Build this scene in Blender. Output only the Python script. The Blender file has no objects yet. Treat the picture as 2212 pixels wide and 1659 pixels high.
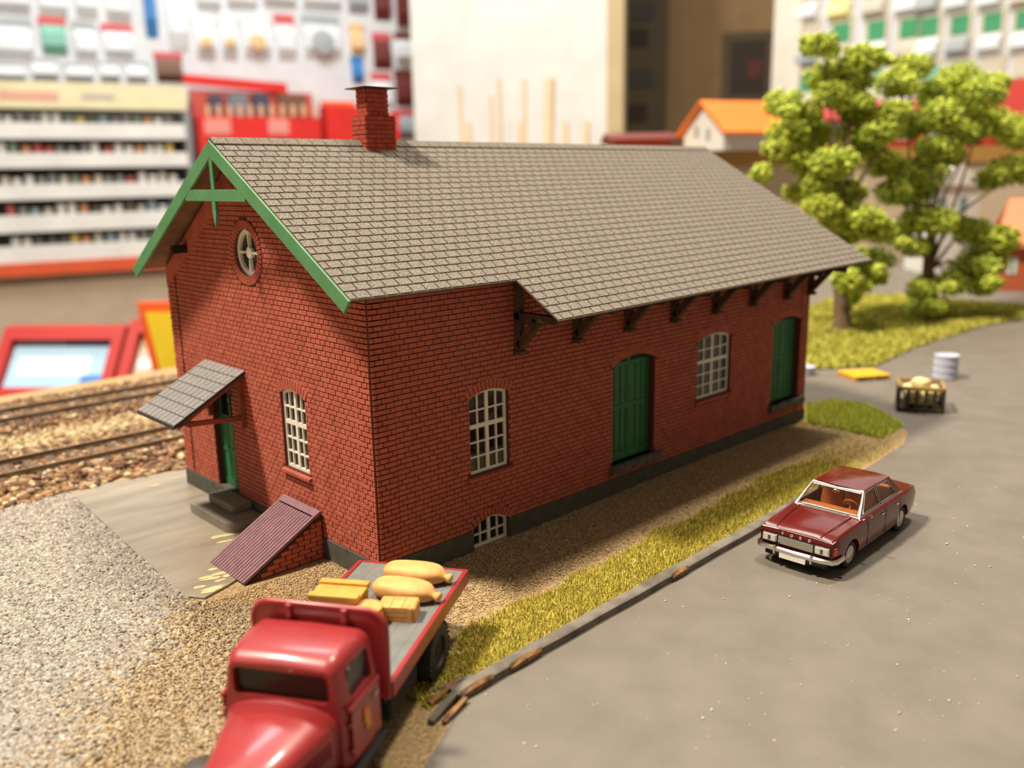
import bpy, bmesh, math, random
import numpy as np
from mathutils import Vector, Matrix
from mathutils.geometry import tessellate_polygon

random.seed(7); RNG = np.random.default_rng(11)
SC = bpy.context.scene
COL = SC.collection
PI = math.pi

# ------------------------------------------------------------------ camera
# 1 unit = 1 m of the model's own world (the model is a small-scale railway layout)
CAM = np.array([-10.0141, -14.7904, 8.4174]); YAW, PITCH, ROLL, FPX = 0.8144, -0.2297, -0.0193, 1926.8
_cy, _sy, _cp, _sp = math.cos(YAW), math.sin(YAW), math.cos(PITCH), math.sin(PITCH)
FW = np.array([_cy*_cp, _sy*_cp, _sp]); _r = np.array([_sy, -_cy, 0.0]); _u = np.cross(_r, FW)
RT = math.cos(ROLL)*_r + math.sin(ROLL)*_u; UP = -math.sin(ROLL)*_r + math.cos(ROLL)*_u
cd = bpy.data.cameras.new('camera'); cam = bpy.data.objects.new('camera', cd); COL.objects.link(cam)
cam.matrix_world = Matrix(((RT[0], UP[0], -FW[0], CAM[0]), (RT[1], UP[1], -FW[1], CAM[1]), (RT[2], UP[2], -FW[2], CAM[2]), (0, 0, 0, 1)))
cd.sensor_width = 36.0; cd.lens = FPX/2212*36.0; cd.clip_start = 0.5; cd.clip_end = 2000
cd.dof.use_dof = True; cd.dof.focus_distance = 18.5; cd.dof.aperture_fstop = (cd.lens*1e-3)/(2*0.1)
SC.camera = cam

# ------------------------------------------------------------------ world, lamps, exposure
w = bpy.data.worlds.new('world'); SC.world = w; w.use_nodes = True
bg = w.node_tree.nodes['Background']; bg.inputs[0].default_value = (1.0, 0.86, 0.68, 1); bg.inputs[1].default_value = 0.19
def lamp(name, pos, target, size, power, color):
    l = bpy.data.lights.new(name, 'AREA'); l.shape = 'DISK'; l.size = size; l.energy = power; l.color = color
    o = bpy.data.objects.new(name, l); COL.objects.link(o); o.location = pos
    o.rotation_euler = (Vector(target)-Vector(pos)).to_track_quat('-Z', 'Y').to_euler()
    return o
WARM = (1.0, 0.88, 0.72)
lamp('ceiling_lamp', (8+48, -2+6, 156), (8, -2, 0), 15, 1.45e5, WARM)
lamp('ceiling_lamp', (2-60, 2+46, 155), (2, 2, 0), 20, 4.2e5, WARM)
lamp('ceiling_lamp', (60, 130, 185), (85, 215, 10), 70, 2.25e5, (0.94, 0.97, 1.0))
lamp('ceiling_lamp', (105, 75, 185), (165, 90, 10), 70, 1.0e5, (1.0, 0.95, 0.86))
SC.view_settings.view_transform = 'Standard'; SC.view_settings.look = 'None'
SC.view_settings.exposure = 0.4; SC.view_settings.gamma = 1.0; SC.view_settings.use_curve_mapping = False

# ------------------------------------------------------------------ helpers
def ray(px, py): return FW + RT*(px-1106)/FPX - UP*(py-829.5)/FPX
def G(px, py, z=0.0):
    d = ray(px, py); t = (z-CAM[2])/d[2]; p = CAM+d*t; return (float(p[0]), float(p[1]))
def D(px, py, depth): return CAM + ray(px, py)*depth
def proj_depth(p): return float((np.array(p)-CAM) @ FW)
def s2l(c):
    return tuple(((x/255.0)/12.92 if x/255.0 <= 0.04045 else ((x/255.0+0.055)/1.055)**2.4) for x in c)

MATS = {}
def mk(name, rgb, rough=0.6, metal=0.0, var=0.0, vscale=4.0, bump=0.0, bscale=30.0, rgb2=None, attr=False, coat=0.0, emit=None, detail=6, stretch=None, spec=0.5, trans=0.0):
    """procedural principled material: sRGB base, optional noise tint towards rgb2, optional noise bump"""
    m = bpy.data.materials.new(name); m.use_nodes = True; nt = m.node_tree; b = nt.nodes['Principled BSDF']
    c = s2l(rgb); b.inputs['Base Color'].default_value = (*c, 1); b.inputs['Roughness'].default_value = rough
    b.inputs['Metallic'].default_value = metal; b.inputs['Specular IOR Level'].default_value = spec
    if coat: b.inputs['Coat Weight'].default_value = coat; b.inputs['Coat Roughness'].default_value = 0.08
    if trans: b.inputs['Transmission Weight'].default_value = trans; b.inputs['IOR'].default_value = 1.2
    co = None
    if var or bump:
        tc = nt.nodes.new('ShaderNodeTexCoord'); mp = nt.nodes.new('ShaderNodeMapping'); nt.links.new(tc.outputs['Object'], mp.inputs[0]); co = mp
        if stretch: mp.inputs['Scale'].default_value = stretch
    src = None
    if attr:
        a = nt.nodes.new('ShaderNodeAttribute'); a.attribute_name = 'Col'; src = a.outputs['Color']
    if var:
        n = nt.nodes.new('ShaderNodeTexNoise'); n.inputs['Scale'].default_value = vscale; n.inputs['Detail'].default_value = detail
        nt.links.new(co.outputs[0], n.inputs['Vector'])
        rp = nt.nodes.new('ShaderNodeValToRGB'); rp.color_ramp.elements[0].position = 0.5-0.5*0.35; rp.color_ramp.elements[1].position = 0.5+0.5*0.35
        nt.links.new(n.outputs['Fac'], rp.inputs[0])
        mx = nt.nodes.new('ShaderNodeMix'); mx.data_type = 'RGBA'; mx.blend_type = 'MIX'
        c2 = s2l(rgb2) if rgb2 else tuple(x*(1-var) for x in c)
        if attr:
            mx.blend_type = 'MULTIPLY'; mx.inputs[0].default_value = 1.0; nt.links.new(src, mx.inputs[6])
            rp.color_ramp.elements[0].color = (1-var, 1-var, 1-var, 1); rp.color_ramp.elements[1].color = (1, 1, 1, 1)
            nt.links.new(rp.outputs[0], mx.inputs[7])
        else:
            nt.links.new(rp.outputs[0], mx.inputs[0]); mx.inputs[6].default_value = (*c, 1); mx.inputs[7].default_value = (*c2, 1)
        src = mx.outputs[2]
    if src: nt.links.new(src, b.inputs['Base Color'])
    if bump:
        n2 = nt.nodes.new('ShaderNodeTexNoise'); n2.inputs['Scale'].default_value = bscale; n2.inputs['Detail'].default_value = 4
        nt.links.new(co.outputs[0], n2.inputs['Vector'])
        bp = nt.nodes.new('ShaderNodeBump'); bp.inputs['Strength'].default_value = bump; bp.inputs['Distance'].default_value = 0.02
        nt.links.new(n2.outputs['Fac'], bp.inputs['Height']); nt.links.new(bp.outputs[0], b.inputs['Normal'])
    if emit: b.inputs['Emission Color'].default_value = (*s2l(rgb), 1); b.inputs['Emission Strength'].default_value = emit
    MATS[name] = m; return m

class Frame:
    def __init__(s, o, U, V, W): s.o, s.U, s.V, s.W = (np.array(k, float) for k in (o, U, V, W))
    def __call__(s, u, v, w=0.0): return tuple(s.o + s.U*u + s.V*v + s.W*w)
WORLD = Frame((0, 0, 0), (1, 0, 0), (0, 1, 0), (0, 0, 1))

class MB:
    """collects shapes; build() links them as ONE mesh object"""
    def __init__(s, fr=WORLD): s.v = []; s.f = []; s.fr = fr
    def add(s, vs, fs):
        n = len(s.v); s.v += [s.fr(*p) for p in vs]; s.f += [tuple(i+n for i in f) for f in fs]; return s
    def box(s, a, b):
        (x0, y0, z0), (x1, y1, z1) = a, b
        return s.hexa([(x0, y0, z0), (x1, y0, z0), (x1, y1, z0), (x0, y1, z0), (x0, y0, z1), (x1, y0, z1), (x1, y1, z1), (x0, y1, z1)])
    def hexa(s, p): return s.add(p, [(0, 3, 2, 1), (4, 5, 6, 7), (0, 1, 5, 4), (1, 2, 6, 5), (2, 3, 7, 6), (3, 0, 4, 7)])
    def bar(s, p, q, wdt, hgt, up=(0, 0, 1)):
        p, q, up = Vector(p), Vector(q), Vector(up); d = (q-p).normalized(); sd = d.cross(up).normalized(); u2 = sd.cross(d)
        o = [sd*sx*wdt/2+u2*sz*hgt/2 for sx, sz in ((-1, -1), (1, -1), (1, 1), (-1, 1))]
        return s.add([tuple(p+k) for k in o]+[tuple(q+k) for k in o], [(3, 2, 1, 0), (4, 5, 6, 7), (0, 1, 5, 4), (1, 2, 6, 5), (2, 3, 7, 6), (3, 0, 4, 7)])
    def prism(s, poly, d0, d1, fn=lambda u, v, d: (u, v, d)):
        n = len(poly); vs = [fn(u, v, d0) for u, v in poly]+[fn(u, v, d1) for u, v in poly]
        return s.add(vs, [tuple(range(n))[::-1], tuple(range(n, 2*n))]+[(i, (i+1) % n, n+(i+1) % n, n+i) for i in range(n)])
    def panel(s, outer, holes, d0, d1, fn=lambda u, v, d: (u, v, d)):
        loops = [outer]+holes; flat = [p for l in loops for p in l]; n = len(flat)
        tri = tessellate_polygon([[Vector((p[0], p[1], 0)) for p in l] for l in loops])
        fs = [tuple(t) for t in tri]+[tuple(i+n for i in t)[::-1] for t in tri]
        k = 0
        for l in loops:
            m = len(l)
            for i in range(m): fs.append((k+i, k+(i+1) % m, n+k+(i+1) % m, n+k+i))
            k += m
        return s.add([fn(u, v, d0) for u, v in flat]+[fn(u, v, d1) for u, v in flat], fs)
    def tube(s, pts, r, n=8, closed=False):
        P = [Vector(p) for p in pts]; R = r if isinstance(r, (list, tuple)) else [r]*len(P); vs = []; fs = []; m = len(P)
        ref = None
        for i, p in enumerate(P):
            if closed: d = P[(i+1) % m]-P[i-1]
            else: d = P[min(i+1, m-1)]-P[max(i-1, 0)]
            d.normalize()
            if ref is None: ref = Vector((0, 0, 1)) if abs(d.z) < 0.9 else Vector((1, 0, 0))
            a = d.cross(ref).normalized(); b = a.cross(d); ref = b
            vs += [tuple(p+(a*math.cos(2*PI*k/n)+b*math.sin(2*PI*k/n))*R[i]) for k in range(n)]
        for i in range(m if closed else m-1):
            j = (i+1) % m
            fs += [(i*n+k, i*n+(k+1) % n, j*n+(k+1) % n, j*n+k) for k in range(n)]
        if not closed: fs += [tuple(range(n))[::-1], tuple(range((m-1)*n, m*n))]
        return s.add(vs, fs)
    def lathe(s, prof, n, M=Matrix.Identity(4)):
        vs = []; fs = []; m = len(prof)
        for r, h in prof: vs += [tuple(M @ Vector((r*math.cos(2*PI*k/n), r*math.sin(2*PI*k/n), h))) for k in range(n)]
        for i in range(m-1): fs += [(i*n+k, i*n+(k+1) % n, (i+1)*n+(k+1) % n, (i+1)*n+k) for k in range(n)]
        fs += [tuple(range(n))[::-1], tuple(range((m-1)*n, m*n))]
        return s.add(vs, fs)
    def loft(s, secs, cap=True):
        n = len(secs[0]); vs = [p for q in secs for p in q]; fs = []
        for i in range(len(secs)-1): fs += [(i*n+k, i*n+(k+1) % n, (i+1)*n+(k+1) % n, (i+1)*n+k) for k in range(n)]
        if cap: fs += [tuple(range(n))[::-1], tuple(range((len(secs)-1)*n, len(secs)*n))]
        return s.add(vs, fs)
    def grid(s, rows):
        m = len(rows[0]); vs = [p for r in rows for p in r]
        return s.add(vs, [(i*m+j, i*m+j+1, (i+1)*m+j+1, (i+1)*m+j) for i in range(len(rows)-1) for j in range(m-1)])
    def mesh(s, name, smooth=None, fix=True):
        me = bpy.data.meshes.new(name); me.from_pydata(s.v, [], s.f); me.update()
        if fix:
            bm = bmesh.new(); bm.from_mesh(me); bmesh.ops.recalc_face_normals(bm, faces=bm.faces); bm.to_mesh(me); bm.free()
        if smooth is not None:
            me.polygons.foreach_set('use_smooth', [True]*len(me.polygons)); me.set_sharp_from_angle(angle=math.radians(smooth))
        return me
    def build(s, name, mat, parent=None, smooth=None, bevel=0.0, segs=2, subsurf=0, fix=True):
        me = s.mesh(name, smooth, fix)
        return link(name, me, mat, parent, bevel, segs, subsurf)

def link(name, me, mat, parent=None, bevel=0.0, segs=2, subsurf=0):
    if mat and not me.materials: me.materials.append(MATS[mat] if isinstance(mat, str) else mat)
    o = bpy.data.objects.new(name, me); COL.objects.link(o)
    if parent: o.parent = parent; o.matrix_parent_inverse = Matrix.Identity(4)
    if subsurf: md = o.modifiers.new('Subdivision', 'SUBSURF'); md.levels = md.render_levels = subsurf
    if bevel: md = o.modifiers.new('Bevel', 'BEVEL'); md.width = bevel; md.segments = segs; md.limit_method = 'ANGLE'
    return o
def tag(o, label, cat, group=None):
    o['label'] = label; o['category'] = cat
    if group: o['group'] = group
    return o
def struct(o, label=None, kind='structure', cat=None):
    o['kind'] = kind
    if label: o['label'] = label
    if cat: o['category'] = cat
    return o
def empty(name, loc=(0, 0, 0), rz=0.0, label=None, cat=None, group=None):
    o = bpy.data.objects.new(name, None); COL.objects.link(o); o.location = loc; o.rotation_euler = (0, 0, rz); o.empty_display_size = 0.2
    if label: tag(o, label, cat, group)
    return o
def copy_tree(o, parent=None):
    c = o.copy(); COL.objects.link(c); c.parent = parent
    for ch in list(o.children): copy_tree(ch, c)
    return c
def np_mesh(name, V, F, mat, parent=None, col=None, smooth=False):
    me = bpy.data.meshes.new(name); k = F.shape[1]
    me.vertices.add(len(V)); me.vertices.foreach_set('co', V.astype(np.float32).ravel())
    me.loops.add(F.size); me.loops.foreach_set('vertex_index', F.astype(np.int32).ravel())
    me.polygons.add(len(F)); me.polygons.foreach_set('loop_start', np.arange(0, F.size, k, dtype=np.int32))
    me.update(calc_edges=True)
    if smooth: me.polygons.foreach_set('use_smooth', [True]*len(F))
    if col is not None:
        a = me.color_attributes.new('Col', 'FLOAT_COLOR', 'POINT'); a.data.foreach_set('color', np.c_[col, np.ones(len(col))].astype(np.float32).ravel())
    return link(name, me, mat, parent)
def applied(o, *mods):
    dg = bpy.context.evaluated_depsgraph_get(); dg.update()
    me = bpy.data.meshes.new_from_object(o.evaluated_get(dg)); o.modifiers.clear(); o.data = me; return o
def boolean(o, cutters, op='DIFFERENCE'):
    for c in cutters:
        md = o.modifiers.new('b', 'BOOLEAN'); md.operation = op; md.solver = 'EXACT'; md.object = c
    applied(o)
    for c in cutters: bpy.data.objects.remove(c)

# ------------------------------------------------------------------ materials
mk('brick', (187, 100, 79), 0.8, spec=0.3, var=1, rgb2=(167, 84, 66), vscale=2.5, bump=0.25, bscale=60)
mk('mortar', (88, 46, 38), 0.9)
mk('brick_small', (190, 78, 54), 0.75, var=1, rgb2=(160, 60, 42), vscale=6)
mk('plinth', (84, 82, 72), 0.85, var=1, rgb2=(70, 68, 60), vscale=3)
mk('shingle', (150, 142, 130), 0.9, spec=0.2, var=1, rgb2=(104, 96, 86), vscale=26, bump=0.5, bscale=55, detail=3)
mk('shingle_gap', (78, 60, 42), 0.9)
mk('green_trim', (90, 146, 98), 0.5, bump=0.3, bscale=14, var=1, rgb2=(80, 134, 88), vscale=2)
mk('green_door', (46, 116, 66), 0.55, var=1, rgb2=(40, 100, 58), vscale=2)
mk('white_frame', (232, 226, 214), 0.5)
mk('timber', (92, 66, 38), 0.8, var=1, rgb2=(58, 42, 28), vscale=3)
mk('soffit', (150, 108, 76), 0.8, var=1, rgb2=(120, 86, 62), vscale=2)
mk('canopy_timber', (150, 76, 42), 0.7, var=1, rgb2=(120, 58, 34), vscale=4)
mk('slate', (140, 138, 136), 0.6, var=1, rgb2=(124, 122, 120), vscale=8)
mk('slate_gap', (50, 46, 44), 0.8)
mk('door_groove', (20, 54, 32), 0.7)
mk('glass', (20, 20, 20), 0.06, spec=0.7)
mk('stone_sill', (112, 106, 94), 0.85, var=1, rgb2=(70, 66, 58), vscale=5)
mk('step', (140, 132, 120), 0.8, var=1, rgb2=(124, 117, 106), vscale=2)
mk('hatch_plank', (136, 98, 106), 0.7, var=1, rgb2=(118, 84, 92), vscale=5, bump=0.3, bscale=50)
mk('black_metal', (48, 40, 34), 0.5)
mk('dark_inside', (30, 26, 24), 0.95)
mk('asphalt', (116, 109, 99), 0.6, var=1, rgb2=(106, 99, 90), vscale=0.9, bump=0.35, bscale=3.5, spec=0.35)
mk('kerb', (124, 116, 104), 0.8, var=1, rgb2=(84, 78, 70), vscale=2.2, bump=0.4, bscale=20)
mk('kerb_wood', (170, 124, 72), 0.8, var=1, rgb2=(96, 66, 42), vscale=5)
mk('sand', (184, 158, 116), 0.95, var=1, rgb2=(132, 104, 66), vscale=14, bump=1.0, bscale=26, detail=8)
mk('stone', (200, 190, 172), 0.9, attr=True)
mk('grass', (150, 150, 40), 0.8, attr=True)
mk('concrete', (150, 140, 122), 0.42, var=1, rgb2=(128, 118, 102), vscale=1.2, stretch=(0.35, 1.6, 1), bump=0.12, bscale=5)
mk('paint_peel', (226, 200, 150), 0.8, var=1, rgb2=(196, 170, 120), vscale=6)
mk('rail', (150, 134, 108), 0.45, metal=0.3, var=1, rgb2=(110, 90, 64), vscale=3)
mk('sleeper', (104, 84, 66), 0.9, var=1, rgb2=(74, 58, 46), vscale=4)
mk('ballast_bed', (150, 118, 78), 0.95, var=1, rgb2=(110, 80, 50), vscale=3)
mk('trunk', (120, 96, 72), 0.9, var=1, rgb2=(86, 66, 50), vscale=6)
mk('leaf', (140, 170, 40), 0.8, attr=True)
mk('car_paint', (96, 26, 22), 0.16, var=1, rgb2=(90, 23, 19), vscale=3, coat=0.25, spec=0.4)
mk('chrome', (225, 222, 215), 0.14, metal=1.0)
mk('chrome_satin', (205, 200, 190), 0.35, metal=1.0)
mk('car_interior', (206, 120, 62), 0.6)
mk('car_glass', (250, 248, 240), 0.03, trans=1.0)
mk('tyre', (32, 30, 28), 0.7)
mk('orange_lens', (206, 70, 30), 0.3, coat=0.5)
mk('lamp_glass', (216, 210, 196), 0.12, metal=0.2, coat=0.6)
mk('plate', (236, 230, 216), 0.5)
mk('letter', (238, 226, 206), 0.4)
mk('underbody', (30, 26, 24), 0.8)
mk('wing_dark', (64, 58, 50), 0.5)
mk('truck_red', (154, 44, 46), 0.36, var=1, rgb2=(146, 40, 42), vscale=1.5, coat=0.2)
mk('deck_grey', (116, 116, 112), 0.7, var=1, rgb2=(104, 104, 100), vscale=3)
mk('sack', (226, 176, 108), 0.6, var=1, rgb2=(208, 152, 82), vscale=3, bump=0.2, bscale=12)
mk('crate_wood', (212, 158, 72), 0.65, var=1, rgb2=(196, 140, 58), vscale=5)
mk('crate_wood_light', (222, 172, 100), 0.65, var=1, rgb2=(196, 140, 72), vscale=6)
mk('truck_glass', (40, 38, 34), 0.2, spec=0.35)
mk('emblem', (206, 128, 42), 0.5)
mk('pale_sack', (232, 214, 158), 0.8, var=1, rgb2=(196, 180, 130), vscale=4)
mk('crate_dark', (66, 58, 42), 0.8, var=1, rgb2=(44, 38, 30), vscale=5)
mk('crate_rim', (150, 122, 66), 0.7)
mk('drum_blue', (190, 196, 214), 0.5)
mk('pallet_yellow', (238, 180, 40), 0.5)
for nm, c in dict(cream=(236, 226, 184), cream_print=(226, 170, 150), rack_white=(236, 234, 230), rack_dark=(70, 66, 58), rack_grey=(150, 152, 150), orange_rail=(226, 92, 48),
                  beige_panel=(196, 176, 152), frame_red=(172, 30, 24), pic_blue=(160, 196, 222), pic_white=(232, 236, 236), pic_deep=(70, 130, 200), pic_green=(128, 156, 60), pic_grey=(196, 184, 172), pic_yellow=(240, 206, 40), pic_orange=(236, 96, 30),
                  peg_white=(224, 226, 230), bag=(232, 236, 240), bag_grey=(176, 182, 186), hdr_dark=(84, 80, 76), hdr_red=(214, 96, 100), hdr_blue=(60, 130, 196), hdr_darkred=(116, 48, 44), bag_peach=(236, 200, 150), hdr_green=(70, 160, 110), hdr_teal=(130, 190, 170), bag_cream=(214, 206, 188), bag_yellow=(240, 232, 160),
                  red_box=(226, 40, 32), red_box_dull=(206, 90, 76), box_grey=(120, 130, 140), box_dark=(70, 74, 92), box_brown=(120, 84, 66), tube_cream=(232, 180, 140), label_pink=(236, 150, 140),
                  wall_white=(236, 234, 226), post_beige=(206, 184, 138), dimmed_tan=(186, 152, 106), brown_dark=(108, 94, 70), poster_dark=(66, 54, 42), poster_red=(120, 60, 50), pillar_white=(236, 230, 214), shop_floor=(120, 104, 88), counter=(170, 140, 104),  # the back room's dim light is put into the tan of its wall
                  dowel=(238, 222, 194), house_white=(226, 226, 220), roof_orange=(240, 128, 40), brick_far=(164, 62, 46), roof_red=(168, 44, 34), roof_salmon=(214, 126, 84), brick_orange=(190, 96, 58), hill_beige=(206, 186, 160), hill_brown=(184, 138, 72), window_far=(120, 150, 150), maroon=(112, 44, 36), board_edge=(110, 90, 66), lawn_soil=(150, 140, 50), fascia_green=(190, 210, 170),
                  pot_white=(236, 236, 232), pot_red=(196, 100, 92), pot_yellow=(222, 200, 110), pot_dark=(110, 106, 102), pot_green=(136, 158, 138), pot_orange=(222, 160, 112), pot_blue=(160, 182, 196)).items():
    mk(nm, c, 0.6, var=0.12, vscale=0.15)

# ------------------------------------------------------------------ ground of the layout
def smooth(t): t = min(1, max(0, t)); return t*t*(3-2*t)
def zg(x, y): return -0.12*(1-smooth((x-1)/12))*smooth((y+4.3)/2.0)
def sheet(name, poly, mat, label, z=0.0, step=1.0, follow=True):
    bm = bmesh.new(); f = bm.faces.new([bm.verts.new((x, y, 0)) for x, y in poly]); bm.normal_update()
    xs = [p[0] for p in poly]; ys = [p[1] for p in poly]
    if follow:
        for ax, lo, hi in ((0, max(min(xs), -8), min(max(xs), 15)), (1, max(min(ys), -5), min(max(ys), 1))):
            k = lo+step
            while k < hi:
                co = [0, 0, 0]; co[ax] = k; no = [0, 0, 0]; no[ax] = 1
                bmesh.ops.bisect_plane(bm, geom=bm.verts[:]+bm.edges[:]+bm.faces[:], plane_co=co, plane_no=no); k += step
    for v in bm.verts: v.co.z = z+(zg(v.co.x, v.co.y) if follow else 0)
    bmesh.ops.triangulate(bm, faces=bm.faces[:])
    for f in bm.faces:
        if f.normal.z < 0: f.normal_flip()
    me = bpy.data.meshes.new(name); bm.to_mesh(me); bm.free()
    for p in me.polygons: p.use_smooth = False
    return struct(link(name, me, mat), label)

struct(MB().box((-45, -45, -6), (120, 26.2, -0.3)).build('layout_board', 'board_edge'), 'wooden base board carrying the whole model layout')
KERB = [(-1.75, -4.62), (1.0, -4.53), (4.5, -4.43), (8.0, -4.31), (12.5, -4.10)]
ROADEDGE = [(-12, -9.6), (-6.2, -7.2), (-3.6, -5.75), (-2.2, -4.95)]+KERB+[(17.2, -3.75), (18.6, -3.3), (19.2, -2.75), (19.5, -1.2), (19.6, 0.6), (18.9, 2.5), (18.9, 26)]
sheet('sand_ground', [(-45, -22)]+ROADEDGE+[(-45, 26)], 'sand', 'sandy tan ground around the brick shed', z=0.0, step=0.9)
sheet('asphalt_road', [(-45, -45), (120, -45), (120, 26), (18.9, 26)]+ROADEDGE[::-1][1:]+[(-45, -22)], 'asphalt', 'grey asphalt road running past the shed', z=0.0, follow=False)

k = MB()
def kerb_pts(off, z): return [(x, y+off, z) for x, y in KERB]
def kz(o): return [(x, y+o[0]+0.006*math.sin(3*x+y), o[1]) for x, y in [(KERB[i][0]+(KERB[i+1][0]-KERB[i][0])*t, KERB[i][1]+(KERB[i+1][1]-KERB[i][1])*t) for i in range(len(KERB)-1) for t in np.linspace(0, 1, 9)[:-1]]+[KERB[-1]]]
secs = list(zip(kz((0.0, -0.12)), kz((0.01, 0.14)), kz((0.05, 0.17)), kz((0.26, 0.16)), kz((0.3, -0.12))))
k.loft([list(q) for q in secs])
kerb = struct(k.build('kerb_strip', 'kerb', smooth=40), 'weathered grey kerb along the asphalt road')
for i, (t0, t1) in enumerate(((-1.7, -0.95), (-0.55, 0.25), (4.3, 4.9))):
    q = MB(); y0 = np.interp(t0, [p[0] for p in KERB], [p[1] for p in KERB]); y1 = np.interp(t1, [p[0] for p in KERB], [p[1] for p in KERB])
    q.loft([[(t0, y0-0.012, 0.06), (t0, y0-0.012, 0.1), (t0, y0+0.03, 0.17), (t0, y0+0.04, 0.05)], [((t0+t1)/2, (y0+y1)/2-0.022, 0.04), ((t0+t1)/2, (y0+y1)/2-0.022, 0.13), ((t0+t1)/2, (y0+y1)/2+0.05, 0.185), ((t0+t1)/2, (y0+y1)/2+0.04, 0.05)], [(t1, y1-0.012, 0.08), (t1, y1-0.012, 0.11), (t1, y1+0.03, 0.172), (t1, y1+0.04, 0.05)]])
    q.build('bare_wood_patch', 'kerb_wood', kerb)
# broken end of the kerb by the truck wheel: splintered strips
for i, (a, b, r, m) in enumerate([((-2.15, -4.35, 0.05), (-1.35, -4.2, 0.1), 0.07, 'kerb_wood'), ((-2.45, -4.75, 0.04), (-1.7, -4.5, 0.13), 0.08, 'kerb'), ((-2.3, -4.9, 0.04), (-1.65, -4.68, 0.08), 0.06, 'kerb_wood'), ((-1.95, -4.05, 0.05), (-1.2, -4.32, 0.12), 0.06, 'kerb')]):
    q = MB(); q.bar(a, b, r*1.6, r); o = q.build('wood_splinter', m, bevel=0.015)
    tag(o, ['orange wood splinter lying just behind the truck wheel', 'grey splinter at the broken end of the kerb', 'orange splinter on the road edge at the broken kerb end', 'dark splinter across the grass at the broken kerb end'][i], 'splinter', 'splinters at the kerb end')

# concrete slab with peeling paint
SLAB = [(-2.72, 11.45), (0.6, 10.85), (0.6, 2.7), (-1.8, 2.65), (-2.35, 2.4), (-2.95, 2.2), (-3.22, 2.6)]
sl = MB(); sl.prism(SLAB, -0.2, -0.07); slab = struct(sl.build('concrete_slab', 'concrete', bevel=0.015), 'grey concrete slab beside the gable door')
for i in range(13):
    cx, cyy = [(-2.35, 2.75), (-2.6, 2.5), (-1.75, 4.0), (-2.2, 3.4), (-2.5, 3.1), (-2.1, 2.85), (-2.8, 2.75), (-1.3, 4.7), (-0.8, 10.0), (-2.15, 3.05), (-2.75, 2.42), (-1.15, 5.05), (-2.45, 2.95)][i]
    a = 0.1+0.22*random.random(); b = 0.05+0.05*random.random(); an = -0.35+0.3*random.random(); pl = []
    for k2 in range(14):
        t = 2*PI*k2/14; r = 0.6+0.5*random.random(); x, y = a*r*math.cos(t), b*r*math.sin(t)
        pl.append((cx+x*math.cos(an)-y*math.sin(an), cyy+x*math.sin(an)+y*math.cos(an)))
    MB().prism(pl, -0.08, -0.066+0.0004*i).build('paint_patch', 'paint_peel', slab)

# ---- scattered stones and grass fibres (numpy, one object per uncountable cover)
_t = (1+5**0.5)/2
ICO_V = np.array([(-1, _t, 0), (1, _t, 0), (-1, -_t, 0), (1, -_t, 0), (0, -1, _t), (0, 1, _t), (0, -1, -_t), (0, 1, -_t), (_t, 0, -1), (_t, 0, 1), (-_t, 0, -1), (-_t, 0, 1)])/1.9
ICO_F = np.array([(0, 11, 5), (0, 5, 1), (0, 1, 7), (0, 7, 10), (0, 10, 11), (1, 5, 9), (5, 11, 4), (11, 10, 2), (10, 7, 6), (7, 1, 8), (3, 9, 4), (3, 4, 2), (3, 2, 6), (3, 6, 8), (3, 8, 9), (4, 9, 5), (2, 4, 11), (6, 2, 10), (8, 6, 7), (9, 8, 1)])
OCT_V = np.array([(1, 0, 0), (-1, 0, 0), (0, 1, 0), (0, -1, 0), (0, 0, 1), (0, 0, -1)], float)
OCT_F = np.array([(0, 2, 4), (2, 1, 4), (1, 3, 4), (3, 0, 4), (2, 0, 5), (1, 2, 5), (3, 1, 5), (0, 3, 5)])
def rocks(P, S, colors, base=(ICO_V, ICO_F), jit=0.28, flat=0.8):
    bv, bf = base; N = len(P); n = len(bv)
    V = np.repeat(bv[None], N, 0)*(1+jit*RNG.normal(size=(N, n, 1)))
    an = RNG.uniform(0, 2*PI, N); ca, sa = np.cos(an)[:, None], np.sin(an)[:, None]
    sc = S[:, None, None]*np.stack([RNG.uniform(0.75, 1.3, N), RNG.uniform(0.75, 1.2, N), RNG.uniform(0.7, 1.0, N)*flat], 1)[:, None, :]
    V = V*sc; X = V[..., 0]*ca-V[..., 1]*sa; Y = V[..., 0]*sa+V[..., 1]*ca
    V = np.stack([X, Y, V[..., 2]], 2)+P[:, None, :]
    F = bf[None]+(np.arange(N)*n)[:, None, None]
    return V.reshape(-1, 3), F.reshape(-1, bf.shape[1]), np.repeat(colors, n, 0)
def inpoly(X, Y, poly):
    r = np.zeros(len(X), bool); j = len(poly)-1
    for i in range(len(poly)):
        (xi, yi), (xj, yj) = poly[i], poly[j]
        r ^= ((yi > Y) != (yj > Y)) & (X < (xj-xi)*(Y-yi)/((yj-yi)+1e-12)+xi); j = i
    return r
def L(c): return np.array(s2l(c))
def zgv(X, Y): 
    sm = lambda t: np.clip(t, 0, 1)**2*(3-2*np.clip(t, 0, 1)); return -0.12*(1-sm((X-1)/12))*sm((Y+4.3)/2)
def palette(n, cols, wts, jit=0.1):
    i = RNG.choice(len(cols), n, p=np.array(wts)/sum(wts)); return np.array([L(c) for c in cols])[i]*(1+jit*RNG.normal(size=(n, 1)))
def wob(X, Y, s): return np.sin(X*1.7*s+1.3)*np.cos(Y*1.3*s+0.4)+0.6*np.sin(X*3.1*s-Y*2.3*s)

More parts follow.
